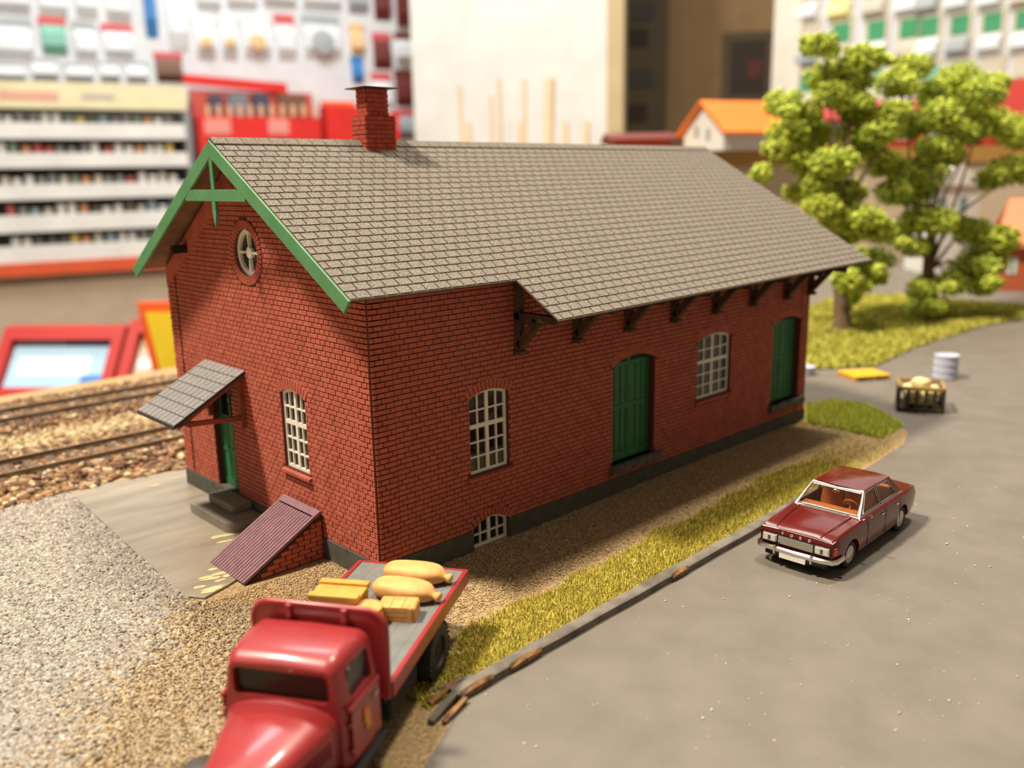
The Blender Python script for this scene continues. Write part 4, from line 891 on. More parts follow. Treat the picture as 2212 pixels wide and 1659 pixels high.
for s in (-1, 1):
    sw2 = MB().prism(SWN, 0, 0.008, lambda u, v, d: (u, s*(0.87+d), v)).build('side_window', 'truck_glass', TRK)
    MB().prism(rrect(4.2, 5.08, 0.7, 1.44, 0.08), 0, 0.02, lambda u, v, d: (u, s*(0.985-max(0, u-4.85)*0.12+d), v)).build('cab_door', 'truck_red', TRK, bevel=0.008)
    MB().tube([(4.22, s*1.0, 1.47), (5.12, s*0.955, 1.47)], 0.035, 8).build('window_ledge', 'truck_red', TRK, smooth=60)
    MB().tube([(4.3, s*1.03, 1.3), (4.45, s*1.03, 1.3)], 0.02, 6).build('door_handle', 'chrome_satin', TRK)
    for zz in (0.85, 1.25): MB().lathe([(0.03, 0), (0.03, 0.05)], 8, Matrix.Translation((5.1, s*0.93, zz)) @ Matrix.Rotation(-s*PI/2, 4, 'X')).build('hinge', 'truck_red', TRK)
    # crest on the door: upright animal-like emblem
    pl = [(4.52, 0.93), (4.58, 0.9), (4.62, 0.97), (4.68, 0.92), (4.73, 0.98), (4.71, 1.06), (4.78, 1.1), (4.74, 1.16), (4.76, 1.24), (4.68, 1.27), (4.62, 1.22), (4.56, 1.24), (4.58, 1.14), (4.51, 1.1), (4.57, 1.04)]
    MB().prism(pl, 0, 0.006, lambda u, v, d: (u, s*(1.006+d), v)).build('door_emblem', 'emblem', TRK)
# bonnet
def bon(x, w_, z0, z1, zs):
    pts = [(w_, z0), (w_, zs), (w_*0.96, zs+0.06), (w_*0.82, zs+(z1-zs)*0.6), (w_*0.55, zs+(z1-zs)*0.88), (w_*0.25, z1-0.005)]
    return [(x, y, z) for y, z in pts]+[(x, 0, z1+0.012)]+[(x, -y, z) for y, z in pts[::-1]]
bn = MB(); bn.loft([bon(5.16, 0.83, 0.7, 1.56, 1.3), bon(5.24, 0.83, 0.7, 1.535, 1.28), bon(5.26, 0.80, 0.7, 1.51, 1.265), bon(5.8, 0.66, 0.7, 1.45, 1.22), bon(6.3, 0.52, 0.7, 1.38, 1.16), bon(6.62, 0.43, 0.7, 1.29, 1.08), bon(6.74, 0.38, 0.72, 1.17, 1.0)])
BN = bn.build('bonnet', 'truck_red', TRK, smooth=30)
for s in (-1, 1):
    for i in range(14):
        x = 5.36+i*0.075; w_ = np.interp(x, [5.26, 5.8, 6.3, 6.62], [0.80, 0.66, 0.52, 0.43]); MB().box((x, s*w_-0.012, 0.92), (x+0.035, s*w_+0.018, 1.18)).build('louvre', 'truck_red', BN, bevel=0.01)
MB().box((6.7, -0.3, 0.62), (6.78, 0.3, 1.1)).build('grille', 'chrome_satin', TRK, bevel=0.03)
MB().box((6.86, -0.95, 0.45), (6.95, 0.95, 0.62)).build('bumper', 'underbody', TRK, bevel=0.03)
for s in (-1, 1):
    rows = []
    for i in range(13):
        a = -0.35+(PI+0.7)*i/12; rr = 0.62; x = 6.05+rr*math.cos(a); z = 0.45+rr*math.sin(a)*0.9
        rows.append([(x, s*0.58, z-0.02), (x, s*0.62, z+0.02), (x, s*0.85, z+0.04), (x, s*1.02, z), (x+0.02*math.cos(a), s*1.06, z-0.05), (x-0.04*math.cos(a), s*1.0, z-0.08), (x-0.04*math.cos(a), s*0.7, z-0.05)])
    m = MB(); m.loft(rows); m.build('front_wing', 'wing_dark', TRK, smooth=50)
    MB().box((4.1, s*0.98-0.22, 0.5), (5.45, s*0.98+0.1, 0.56)).build('running_board', 'underbody', TRK, bevel=0.02)
    m = MB(); m.lathe([(0.001, 0.1), (0.08, 0.1), (0.13, 0.02), (0.14, -0.02), (0.001, -0.02)], 16, Matrix.Translation((6.62, s*0.62, 0.98)) @ Matrix.Rotation(-PI/2, 4, 'Y')); m.build('headlamp', 'chrome_satin', TRK, smooth=50)
    rows = []
    for i in range(11):
        a = 0.15+(PI-0.5)*i/10; rr = 0.62; x = 1.78+rr*math.cos(a); z = 0.45+rr*math.sin(a)*0.85
        rows.append([(x, s*0.6, z), (x, s*0.6, z+0.025), (x, s*1.06, z+0.025), (x, s*1.06, z)])
    m = MB(); m.loft(rows); m.build('rear_mudguard', 'underbody', TRK, smooth=50)
def truck_wheel(x, y, s, rr=0.52, wd=0.25):
    wh = empty('wheel', (x, y, rr)); wh.parent = TRK; Rr = Matrix.Rotation(-s*PI/2, 4, 'X')
    t = MB().lathe([(0.25, -wd/2), (rr*0.86, -wd/2), (rr*0.97, -wd*0.38), (rr*0.985, 0), (rr*0.97, wd*0.38), (rr*0.86, wd/2), (0.27, wd/2), (0.25, wd*0.3)], 36, Rr).build('tyre', 'tyre', wh, smooth=40)
    lug = MB()
    for k_ in range(30):
        a = 2*PI*k_/30
        for e in (-1, 1):
            M_ = Rr @ Matrix.Rotation(a, 4, 'Z'); p = [M_ @ Vector((rx, ty, hz_)) for rx in (rr*0.93, rr) for ty, hz_ in ((-0.022, e*wd*0.18), (0.022, e*wd*0.18), (0.022, e*wd*0.5), (-0.022, e*wd*0.5))]
            lug.hexa([tuple(q) for q in p])
    lug.build('tread', 'tyre', t)['kind'] = 'stuff'
    MB().lathe([(0.25, wd*0.25), (0.2, wd*0.2), (0.16, -0.02), (0.1, 0.0), (0.09, wd*0.35), (0.001, wd*0.38)], 20, Rr).build('wheel_disc', 'underbody', wh, smooth=30)
for s in (-1, 1): truck_wheel(1.78, s*0.99, s); truck_wheel(1.78, s*0.71, s); truck_wheel(6.05, s*0.82, s, 0.46)

# cargo
def sack(name, pos, rz, ln, rad, mat, label, group, flat=0.62, neck=True, tilt=0.0):
    prof = [(0.0, 0.25), (0.03, 0.62), (0.1, 0.88), (0.25, 1.0), (0.5, 1.04), (0.7, 0.98), (0.82, 0.78), (0.88, 0.45), (0.905, 0.26), (0.94, 0.34), (0.975, 0.42), (1.0, 0.3)] if neck else [(0.0, 0.3), (0.04, 0.66), (0.14, 0.9), (0.4, 1.03), (0.65, 1.0), (0.85, 0.86), (0.96, 0.6), (1.0, 0.28)]
    secs = []; n = 18
    for t, r in prof:
        sec = []
        for k_ in range(n):
            a = 2*PI*k_/n; c, s_ = math.cos(a), math.sin(a); y = rad*r*math.copysign(abs(c)**0.8, c)*(1+0.03*math.sin(3*a+t*9)); z = rad*flat*r*math.copysign(abs(s_)**(0.55 if s_ < 0 else 0.9), s_)
            sec.append((ln*(t-0.5)*math.cos(tilt), y, z+rad*flat*(1.02 if t < 0.85 else 0.75)+ln*(t-0.5)*math.sin(tilt)))
        secs.append(sec)
    m = MB(); m.loft(secs); o = m.build(name, mat, smooth=70, subsurf=1); o.location = pos; o.rotation_euler = (0, 0, rz)
    return tag(o, label, 'sack', group)
sack('cargo_sack', tw(0.62, 0.34, 1.2), TA+PI/2-0.02, 1.32, 0.28, 'sack', 'tan tied sack nearest the tail of the red truck bed', 'sacks on the truck bed')
sack('cargo_sack', tw(1.32, 0.38, 1.2), TA+PI/2-0.1, 1.3, 0.28, 'sack', 'tan tied sack lying next to the slatted crate on the truck bed', 'sacks on the truck bed')
def crate(x, y, rz, sx, sy_, h, mat, label, boards=True, lid=False):
    e = empty('cargo_crate', tw(x, y, 1.204), TA+rz, label, 'crate', 'crates on the truck bed')
    MB().box((-sx/2+0.015, -sy_/2+0.015, 0), (sx/2-0.015, sy_/2-0.015, h-0.01)).build('crate_body', mat, e)
    if lid:
        MB().box((-sx/2-0.02, -sy_/2-0.02, h-0.02), (sx/2+0.02, sy_/2+0.02, h+0.04)).build('lid', mat, e, bevel=0.012)
        MB().box((-sx/2-0.025, -0.035 if False else -sy_/2-0.025, h+0.03), (-sx/2+0.13, sy_/2+0.025, h+0.09)).build('lid_batten', mat, e, bevel=0.012)
        MB().box((sx/2-0.13, -sy_/2-0.025, h+0.03), (sx/2+0.025, sy_/2+0.025, h+0.09)).build('lid_batten', mat, e, bevel=0.012)
    else:
        n = 3
        for i in range(n):
            z0 = h*i/n+0.006; z1 = h*(i+1)/n-0.006
            for s in (-1, 1):
                MB().box((-sx/2, s*sy_/2-0.012, z0), (sx/2, s*sy_/2+0.012, z1)).build('slat', mat, e)
                MB().box((s*sx/2-0.012, -sy_/2, z0), (s*sx/2+0.012, sy_/2, z1)).build('slat', mat, e)
        for i in range(3): MB().box((-sx/2-0.01, -sy_/2+sy_*i/3+0.006, h-0.012), (sx/2+0.01, -sy_/2+sy_*(i+1)/3-0.006, h+0.014)).build('slat', mat, e)
        for s in (-1, 1):
            for t in (-1, 1): MB().box((s*sx/2-0.02, t*sy_*0.38-0.035, 0), (s*sx/2+0.024, t*sy_*0.38+0.035, h)).build('corner_batten', mat, e)
    return e
crate(2.02, -0.58, 0.05, 0.62, 0.84, 0.36, 'crate_wood', 'ochre lidded crate at the left behind the truck headboard', lid=True)
crate(1.98, 0.47, 0.12, 0.38, 0.62, 0.25, 'crate_wood_light', 'small slatted crate between headboard and sacks on the truck')
tb = empty('round_bundle', tw(2.32, 0.02, 1.204), 0, 'low round ochre tub between the two crates on the truck', 'tub')
MB().lathe([(0.24, 0), (0.29, 0.1), (0.29, 0.2), (0.25, 0.3), (0.001, 0.33)], 24).build('tub_body', 'crate_wood_light', tb, smooth=40)
m = MB(); m.tube([(0.265*math.cos(t), 0.265*math.sin(t), 0.28) for t in np.linspace(0, 2*PI, 25)[:-1]], 0.025, 6, closed=True); m.build('hoop', 'crate_wood', tb, smooth=60)

# ------------------------------------------------------------------ things on the road by the far corner
cx_, cy_ = G(1985, 880); e = empty('slatted_crate', (cx_, cy_, 0), 0.45, 'dark slatted crate filled with pale sacks on the far asphalt', 'crate'); sx = 0.72
MB().box((-sx, -sx, 0.05), (sx, sx, 0.12)).build('crate_floor', 'crate_dark', e)
for z0 in (0.02, 0.78):
    for s in (-1, 1):
        MB().box((-sx, s*sx-0.05, z0), (sx, s*sx+0.05, z0+0.12)).build('crate_rail', 'crate_rim' if z0 > 0.5 else 'crate_dark', e); MB().box((s*sx-0.05, -sx, z0), (s*sx+0.05, sx, z0+0.12)).build('crate_rail', 'crate_rim' if z0 > 0.5 else 'crate_dark', e)
for i in range(6):
    t = -sx+2*sx*i/5
    for s in (-1, 1):
        MB().box((t-0.06, s*sx-0.04, 0.0), (t+0.06, s*sx+0.04, 0.84)).build('crate_slat', 'crate_dark', e)
        if 0 < i < 5: MB().box((s*sx-0.04, t-0.06, 0.0), (s*sx+0.04, t+0.06, 0.84)).build('crate_slat', 'crate_dark', e)
for i, (dx, dy, rz, dz, lb) in enumerate([(-0.32, 0.3, 0.4, 0.42, 'pale sack at the left of the slatted crate'), (0.3, 0.32, 1.3, 0.42, 'pale sack at the back of the slatted crate'), (0.34, -0.3, 2.2, 0.4, 'pale sack at the right of the slatted crate'), (-0.3, -0.34, -0.5, 0.4, 'pale sack at the near corner of the slatted crate'), (0.0, 0.02, 0.9, 0.72, 'pale sack on top of the others in the slatted crate')]):
    a = 0.45; sack('packed_sack', (cx_+dx*math.cos(a)-dy*math.sin(a), cy_+dx*math.sin(a)+dy*math.cos(a), dz), rz+a, 0.72, 0.27, 'pale_sack', lb, 'sacks in the slatted crate', flat=0.7)
sack('packed_sack', (cx_, cy_, 0.12), 0.6, 1.1, 0.45, 'pale_sack', 'pale sack at the bottom of the slatted crate', 'sacks in the slatted crate', flat=0.45, neck=False)
def drum(px, py, label, h=0.95, r=0.46, tip=False):
    x, y = G(px, py); e = empty('oil_drum', (x, y, 0), 0, label, 'drum', 'blue-grey drums on the road')
    MB().lathe([(r, 0), (r+0.02, 0.02), (r+0.02, 0.06), (r, 0.08), (r, h*0.33), (r+0.025, h*0.36), (r, h*0.39), (r, h*0.63), (r+0.025, h*0.66), (r, h*0.69), (r, h-0.05), (r+0.02, h-0.03), (r+0.02, h), (r-0.03, h), (r-0.04, h-0.04), (0.001, h-0.04)], 28).build('drum_body', 'drum_blue', e, smooth=40)
    MB().lathe([(0.06, h-0.04), (0.06, h-0.01), (0.001, h-0.01)], 10, Matrix.Translation((0.2, 0.1, 0))).build('bung', 'drum_blue', e)
drum(2041, 815, 'pale blue-grey drum standing behind the slatted crate')
drum(1738, 808, 'pale drum peeping out behind the far corner of the shed', h=0.35, r=0.4)
x, y = G(1866, 815); e = empty('yellow_pallet', (x, y, 0), -0.55, 'flat yellow pallet lying on the asphalt near the lawn', 'pallet')
for i in range(5): MB().box((-0.8, -0.62+i*0.27, 0.12), (0.8, -0.62+i*0.27+0.22, 0.2)).build('board', 'pallet_yellow', e)
for i in (-0.75, 0, 0.65): MB().box((i, -0.62, 0.0), (i+0.12, 0.68, 0.12)).build('bearer', 'pallet_yellow', e)

# ------------------------------------------------------------------ trees
def tree(name, base_px, depth, clumps, trunk_top, label, seed):
    rg = np.random.default_rng(seed); bx, by = G(*base_px); e = empty(name, (bx, by, 0), 0, label, 'tree', 'model trees on the lawn')
    B = np.array([bx, by, 0]); dep0 = proj_depth((bx, by, 0)); tops = []; Pp = []; Ss = []; Cc = []
    clumps = [q for c in clumps for q in (c, (c[0]+rg.uniform(-70, 70), c[1]+rg.uniform(-50, 60), c[2]*rg.uniform(0.45, 0.75)))]
    for (qx, qy, r) in clumps:
        px, py = 1600+qx/2.37, qy/2.37; dd = dep0+rg.uniform(-2.2, 2.2); c = D(px, py, dd); R = 1.3*r/2.37*dd/FPX; tops.append(c-B)
        n = int(360*(R/0.9)**2)+60
        d = rg.normal(size=(n, 3)); d /= np.linalg.norm(d, axis=1)[:, None]; rad = R*(0.25+0.8*rg.uniform(size=n)**0.7)
        q = c-B+d*rad[:, None]*np.array([1.05, 1.05, 0.72]); Pp.append(q); Ss.append(rg.uniform(0.07, 0.15, n))
        cl = np.array([L(k_) for k_ in ((198, 208, 70), (172, 190, 62), (214, 220, 98), (146, 166, 54), (184, 200, 84))])[rg.choice(5, n, p=[.3, .25, .2, .15, .1])]*(1+0.12*rg.normal(size=(n, 1))); Cc.append(np.clip(cl, 0.01, 1))
    V_, F_, K_ = rocks(np.concatenate(Pp), np.concatenate(Ss), np.concatenate(Cc), (OCT_V, OCT_F), jit=0.45, flat=0.9)
    fo = np_mesh('foliage', V_, F_, 'leaf', e, K_); fo['kind'] = 'stuff'
    tp = D(*trunk_top, dep0)-B
    MB().tube([(0, 0, -0.05), (0.05, 0, 0.5), tuple(tp*0.5+np.array([0.1, 0, 0])), tuple(tp), tuple(tp*1.25), tuple(tp*1.6)], [0.62, 0.45, 0.38, 0.34, 0.22, 0.1], 10).build('trunk', 'trunk', e, smooth=60)
    for c in tops[::5]:
        st = tp*(0.85+0.5*rg.uniform()); md = (st*0.6+c*0.4)+np.array([0, 0, 0.9])+rg.normal(0, 0.3, 3); MB().tube([tuple(st), tuple(md), tuple(c)], [0.12, 0.07, 0.03], 6).build('branch', 'trunk', e)
    return e
T1 = [(420, 225, 62), (360, 250, 45), (620, 310, 85), (690, 290, 50), (450, 390, 85), (560, 420, 80), (480, 480, 80), (560, 500, 60), (220, 530, 75), (320, 580, 70), (600, 570, 70), (240, 680, 80), (370, 690, 80), (190, 760, 60), (330, 820, 85), (480, 830, 90), (640, 740, 80), (720, 670, 75), (560, 690, 60), (400, 930, 75), (540, 990, 75), (100, 900, 45), (620, 1120, 85), (700, 1180, 75), (560, 1180, 70), (300, 990, 60), (420, 1060, 70), (480, 1130, 60), (700, 1330, 65), (610, 1350, 70), (540, 1430, 65), (555, 1510, 48), (780, 580, 70), (690, 1420, 45)]
T2 = [(870, 350, 75), (800, 420, 80), (1000, 480, 85), (1120, 400, 80), (1230, 480, 90), (1290, 430, 60), (1010, 590, 85), (1180, 590, 85), (1310, 620, 75), (1420, 680, 80), (880, 640, 75), (1000, 760, 80), (940, 890, 90), (830, 870, 75), (720, 850, 60), (1070, 800, 60), (1380, 870, 80), (1450, 850, 60), (1280, 920, 60), (880, 990, 75), (780, 980, 70), (1010, 1130, 75), (900, 1130, 70), (1200, 1190, 75), (1330, 1220, 75), (1240, 1330, 90), (1150, 1390, 75), (1090, 1450, 60), (960, 1570, 75), (930, 1480, 60), (1230, 1460, 60), (880, 1260, 60), (800, 1200, 60), (1520, 640, 90), (1520, 900, 70), (1120, 680, 70)]
tree('leafy_tree', (1817, 715), 47, T1, (1812, 560), 'bright green tree with bare trunk nearest the shed', 5)
tree('leafy_tree', (2015, 692), 50, T2, (2005, 590), 'bright green bushy tree at the right edge with foliage down to the lawn', 9)

# ------------------------------------------------------------------ model houses behind the trees
def plane_frame(pa, da, pb, db):
    A, B = D(*pa, da), D(*pb, db); U = B-A; U[2] = 0; U /= np.linalg.norm(U); W = np.array([U[1], -U[0], 0]); W = -W if W @ (CAM-A) < 0 else W
    fr = Frame((A[0], A[1], 0), U, (0, 0, 1), W)
    def uv(px, py):
        d = ray(px, py); t = ((A-CAM) @ W)/(d @ W); p = CAM+d*t; return float((p-fr.o) @ U), float(p[2])
    return fr, uv
HF, huv = plane_frame((1300, 380), 84, (2260, 380), 84)
def hbox(m, x0, y0, x1, y1, w0, w1):
    (u0, v1), (u1, v0) = huv(x0, y0), huv(x1, y1); return m.box((min(u0, u1), min(v0, v1), w0), (max(u0, u1), max(v0, v1), w1))
u0_, zt1 = huv(1300, 331); u1_, _ = huv(2330, 331)
MB(HF).box((u0_, -0.3, -30), (u1_, zt1-1.4, 0)).build('hill', 'hill_beige'); hill = bpy.data.objects['hill']; struct(hill, 'raised beige terrain block behind the trees')
MB(HF).box((u0_, zt1-1.4, -30), (u1_, zt1, 0.3)).build('hill_edge', 'hill_brown'); struct(bpy.data.objects['hill_edge'], 'ochre edge of the raised terrain')
def far_house(name, x0, x1, ridge_y, eave_y, base_y, w_front, depth, wallm, roofm, label, gable_left=True, wins=(), chimney=None):
    e = empty(name, (0, 0, 0), 0, label, 'building', 'model houses in the background')
    ua, zb_ = huv(x0, base_y); ub, _ = huv(x1, base_y); _, ze = huv(x0, eave_y); _, zr_ = huv(x0, ridge_y); zb_ = zt1 if abs(zb_-zt1) < 2.5 else zb_
    MB(HF).box((ua, zb_, w_front-depth), (ub, ze, w_front)).build('house_walls', wallm, e)
    wm = w_front-depth/2
    m = MB(HF); m.add([(ua+0.02, ze, w_front-0.05), (ua+0.02, ze, w_front-depth+0.05), (ua+0.02, zr_-0.15, wm), (ub-0.02, ze, w_front-0.05), (ub-0.02, ze, w_front-depth+0.05), (ub-0.02, zr_-0.15, wm)], [(0, 1, 2), (3, 5, 4), (0, 3, 4, 1), (1, 4, 5, 2), (2, 5, 3, 0)]); m.build('gable', wallm, e)
    for s in (1, -1):
        m = MB(HF); we = wm+s*(depth/2+0.5); zo = ze-0.5*(zr_-ze)/(depth/2)
        m.hexa([(ua-0.6, zo-0.2, we), (ub+0.6, zo-0.2, we), (ub+0.6, zr_-0.2, wm), (ua-0.6, zr_-0.2, wm), (ua-0.6, zo, we), (ub+0.6, zo, we), (ub+0.6, zr_, wm), (ua-0.6, zr_, wm)]); m.build('house_roof', roofm, e)
    for (a, b, c, d, mm) in wins:
        wn = MB(HF); hbox(wn, a, b, c, d, w_front, w_front+0.08); wo = wn.build('house_window', 'house_white', e)
        (p, q), (r, s_) = huv(a, b), huv(c, d); MB(HF).box((min(p, r)+0.12, min(q, s_)+0.12, w_front+0.06), (max(p, r)-0.12, max(q, s_)-0.12, w_front+0.1)).build('pane', mm, wo)
    if chimney:
        cu, cz = huv(*chimney); MB(HF).box((cu-0.4, cz-1.6, wm-0.4), (cu+0.4, cz, wm+0.4)).build('house_chimney', 'house_white', e)
    return e
# orange-roofed house: its gable points to the left front
OA = D(1545, 330, 70); fr_o = None
e = empty('orange_roof_house', (0, 0, 0), 0, 'small white house with bright orange roof beyond the shed ridge', 'building', 'model houses in the background')
Gf, guv = plane_frame((1478, 330), 85.5, (1563, 330), 80)       # gable face
ga, _ = guv(1478, 300); gb, _ = guv(1563, 300); gm = (ga+gb)/2; _, gz = guv(1520, 224); _, gez = guv(1478, 285); dpt = 10.5
m = MB(Gf); m.prism([(ga, zt1), (gb, zt1), (gb, gez), (gm, gz), (ga, gez)], 0, -dpt); m.build('house_walls', 'house_white', e)
for s, ge in ((-1, ga), (1, gb)):
    sl_ = (gz-gez)/(gm-ga); eo = ge+s*0.7; zo = gez-0.7*sl_
    m = MB(Gf); m.hexa([(eo, zo, 0.5), (gm, gz+0.02, 0.5), (gm, gz+0.02, -dpt-0.5), (eo, zo, -dpt-0.5), (eo, zo+0.25, 0.5), (gm, gz+0.3, 0.5), (gm, gz+0.3, -dpt-0.5), (eo, zo+0.25, -dpt-0.5)]); m.build('house_roof', 'roof_orange', e)
for a, b in ((1505, 285), (1530, 290)):
    uu, vv = guv(a, b); MB(Gf).box((uu-0.25, vv-0.5, -0.05), (uu+0.25, vv+0.5, 0.06)).build('house_window', 'rack_grey', e)
MB(Gf).box((gm-0.3, gz-0.4, -8), (gm+0.3, gz+0.9, -7.3)).build('house_chimney', 'house_white', e)
far_house('red_brick_hall', 1765, 2105, 208, 250, 331, -2, 9, 'brick_far', 'roof_red', 'long red brick hall half hidden behind the tree crowns', wins=[(1870, 262, 1905, 300, 'window_far'), (1800, 262, 1830, 300, 'window_far'), (1960, 262, 1990, 300, 'window_far'), (2030, 262, 2060, 300, 'window_far')])
far_house('maroon_roof_shed', 1335, 1462, 281, 296, 331, -3, 8, 'brick_far', 'maroon', 'low shed with dark maroon roof just above the ridge', wins=[])
# brick house with salmon roof at the right edge, standing on the lower ground
HF2, huv2 = plane_frame((2150, 600), 62, (2330, 600), 60)
e = empty('salmon_roof_house', (0, 0, 0), 0, 'orange brick house with salmon roof cut by the right edge', 'building', 'model houses in the background')
a_, zbb = huv2(2150, 612); b_, _ = huv2(2400, 612); _, ze2 = huv2(2150, 525); _, zr2 = huv2(2150, 440)
MB(HF2).box((a_, -0.05, -6), (b_, ze2, 0)).build('house_walls', 'brick_orange', e)
m = MB(HF2); m.hexa([(a_-0.4, ze2-0.3, 0.6), (b_, ze2-0.3, 0.6), (b_, zr2, -3), (a_+0.6, zr2, -3), (a_-0.4, ze2, 0.6), (b_, ze2, 0.6), (b_, zr2+0.25, -3), (a_+0.6, zr2+0.25, -3)]); m.hexa([(a_-0.4, ze2-0.3, -6.6), (b_, ze2-0.3, -6.6), (b_, zr2, -3), (a_+0.6, zr2, -3), (a_-0.4, ze2, -6.6), (b_, ze2, -6.6), (b_, zr2+0.25, -3), (a_+0.6, zr2+0.25, -3)]); m.build('house_roof', 'roof_salmon', e)
for px in (2186, 2250):
    uu, v1_ = huv2(px-9, 555); u2, v0_ = huv2(px+9, 592); wn = MB(HF2).box((uu, v0_, -0.05), (u2, v1_, 0.06)).build('house_window', 'house_white', e); MB(HF2).box(((uu+u2)/2-0.08, v0_+0.1, 0.05), ((uu+u2)/2+0.08, v1_-0.1, 0.09)).build('pane', 'window_far', wn)
# red gabled building and white building between the crowns
far_house('red_gable_house', 2150, 2330, 160, 245, 331, -1, 7, 'brick_far', 'roof_red', 'red brick house with red roof at the upper right edge', wins=[(2190, 262, 2206, 292, 'window_far')])
HF3, huv3 = plane_frame((2000, 500), 72, (2140, 500), 72)
a_, _ = huv3(2005, 500); b_, _ = huv3(2110, 500); _, z1_ = huv3(2050, 400); _, z0_ = huv3(2050, 372)
e = empty('white_house', (0, 0, 0), 0, 'white rendered house seen through the gap under the right tree crown', 'building', 'model houses in the background')
MB(HF3).box((a_, 0, -4), (b_, z1_, 0)).build('house_walls', 'house_white', e)
MB(HF3).prism([(a_-0.3, z1_), (b_+0.3, z1_), ((a_+b_)/2, z0_+0.8)], 0.3, -4.3).build('house_roof', 'house_white', e)
for px in (2035, 2080):
    uu, v1_ = huv3(px-6, 425); u2, v0_ = huv3(px+6, 455); MB(HF3).box((uu, v0_, -0.05), (u2, v1_, 0.05)).build('house_window', 'window_far', e)

# ------------------------------------------------------------------ the shop around the layout
struct(MB().box((-250, -150, -92), (700, 700, -90)).build('floor', 'shop_floor'), 'brown shop floor')
ordn = ['first', 'second', 'third', 'fourth', 'fifth', 'sixth', 'seventh', 'eighth', 'ninth', 'tenth', 'eleventh', 'twelfth', 'thirteenth', 'fourteenth', 'fifteenth', 'sixteenth', 'seventeenth', 'eighteenth', 'nineteenth', 'twentieth', 'twenty-first', 'twenty-second', 'twenty-third', 'twenty-fourth']
AF, auv = plane_frame((0, 380), 210, (415, 380), 231)          # face of the left rack
def rectuv(uv, x0, y0, x1, y1):
    a, b = uv(x0, y0), uv(x1, y1); return min(a[0], b[0]), max(a[0], b[0]), min(a[1], b[1]), max(a[1], b[1])
def pbox(fr, uv, x0, y0, x1, y1, w0, w1, name, mat, parent=None):
    u0, u1, v0, v1 = rectuv(uv, x0, y0, x1, y1); return MB(fr).box((u0, v0, w0), (u1, v1, w1)).build(name, mat, parent)
uR = auv(905, 300)[0]
struct(MB(AF).box((-40, -90, -16), (uR, 130, -12)).build('wall_left', 'peg_white'), 'white pegboard wall of the shop at the left')
RK = empty('display_rack', (0, 0, 0), 0, 'white rack with stepped rows of small paint pots under a cream fascia', 'rack')
uA, uB = -12.0, auv(418, 380)[0]
def zA(px, py): return auv(px, py)[1]
zf1, zf0 = zA(200, 180), zA(200, 236)
MB(AF).box((uA, zf0, -1.0), (uB, zf1, 0.6)).build('fascia', 'cream', RK)
MB(AF).box((uA+14, zf0+1.8, 0.6), (auv(125, 200)[0], zf1-2.2, 0.75)).build('fascia_print', 'cream_print', RK)
MB(AF).box((auv(175, 200)[0], zf0+2.2, 0.6), (auv(245, 200)[0], zf1-2.4, 0.7)).build('fascia_print', 'pic_grey', RK)
MB(AF).box((uA, -90, -10.5), (uB, zf1, -9.5)).build('rack_back', 'rack_dark', RK)
MB(AF).box((uB-1.0, -90, -10), (uB, zf1, 0.4)).build('side_panel', 'rack_grey', RK)
rows_px = [(266, 300), (330, 361), (396, 428), (460, 496), (524, 560)]
pot_mats = ['pot_white', 'pot_white', 'pot_white', 'pot_white', 'pot_white', 'pot_white', 'bag_cream', 'rack_grey', 'rack_grey', 'rack_grey', 'pot_red', 'pot_yellow', 'pot_dark', 'pot_green', 'pot_orange', 'pot_blue']
pr_ = MB().lathe([(0.95, 0), (1.05, 0.2), (1.05, 2.0), (0.75, 2.3), (0.75, 2.5), (0.9, 2.55), (0.9, 3.4), (0.8, 3.5), (0.001, 3.5)], 12).mesh('paint_pot', 40)
pmesh = {}
for m_ in set(pot_mats): c = pr_.copy(); c.materials.append(MATS[m_]); pmesh[m_] = c
rn = random.Random(4); rown = ['top', 'second', 'third', 'fourth', 'bottom']
for ri, (ya_, yb_) in enumerate(rows_px):
    z1_, z0_ = zA(200, ya_), zA(200, yb_)
    MB(AF).box((uA, z0_, -0.2), (uB-1, z1_, 0.3)).build('shelf_front', 'rack_white', RK)
    MB(AF).box((uA, z0_, -9.5), (uB-1, z0_+0.5, -0.2)).build('shelf', 'rack_white', RK)
    u = 0.6+rn.uniform(0, 0.8); cnt = 0
    while u < uB-2.2:
        mm = rn.choice(pot_mats); po = bpy.data.objects.new('paint_pot', pmesh[mm]); COL.objects.link(po); po.location = AF(u, z0_+0.5, -2.2)
        sc_ = ((z1_-z0_)+0.9)/3.5; po.scale = (1.05, 1.05, sc_*rn.uniform(1.0, 1.22))
        cnt += 1; tag(po, '%s paint pot, %s from the left on the %s shelf of the white rack' % ({'pot_white': 'white', 'bag_cream': 'cream', 'rack_grey': 'grey', 'pot_red': 'red', 'pot_yellow': 'yellow', 'pot_dark': 'dark', 'pot_green': 'green', 'pot_orange': 'orange', 'pot_blue': 'pale blue'}[mm], ordn[cnt-1], rown[ri]), 'paint pot', 'paint pots on the %s shelf' % rown[ri]); u += rn.uniform(2.3, 2.9)
zo1, zo0 = zA(150, 562), zA(150, 590)
MB(AF).box((uA, zo0, -0.4), (uB-3, zo1, 0.6)).build('bottom_rail', 'orange_rail', RK)
MB(AF).box((uA, -90, -3.2), (uB-3, zo0, -2.4)).build('kick_panel', 'beige_panel', RK)

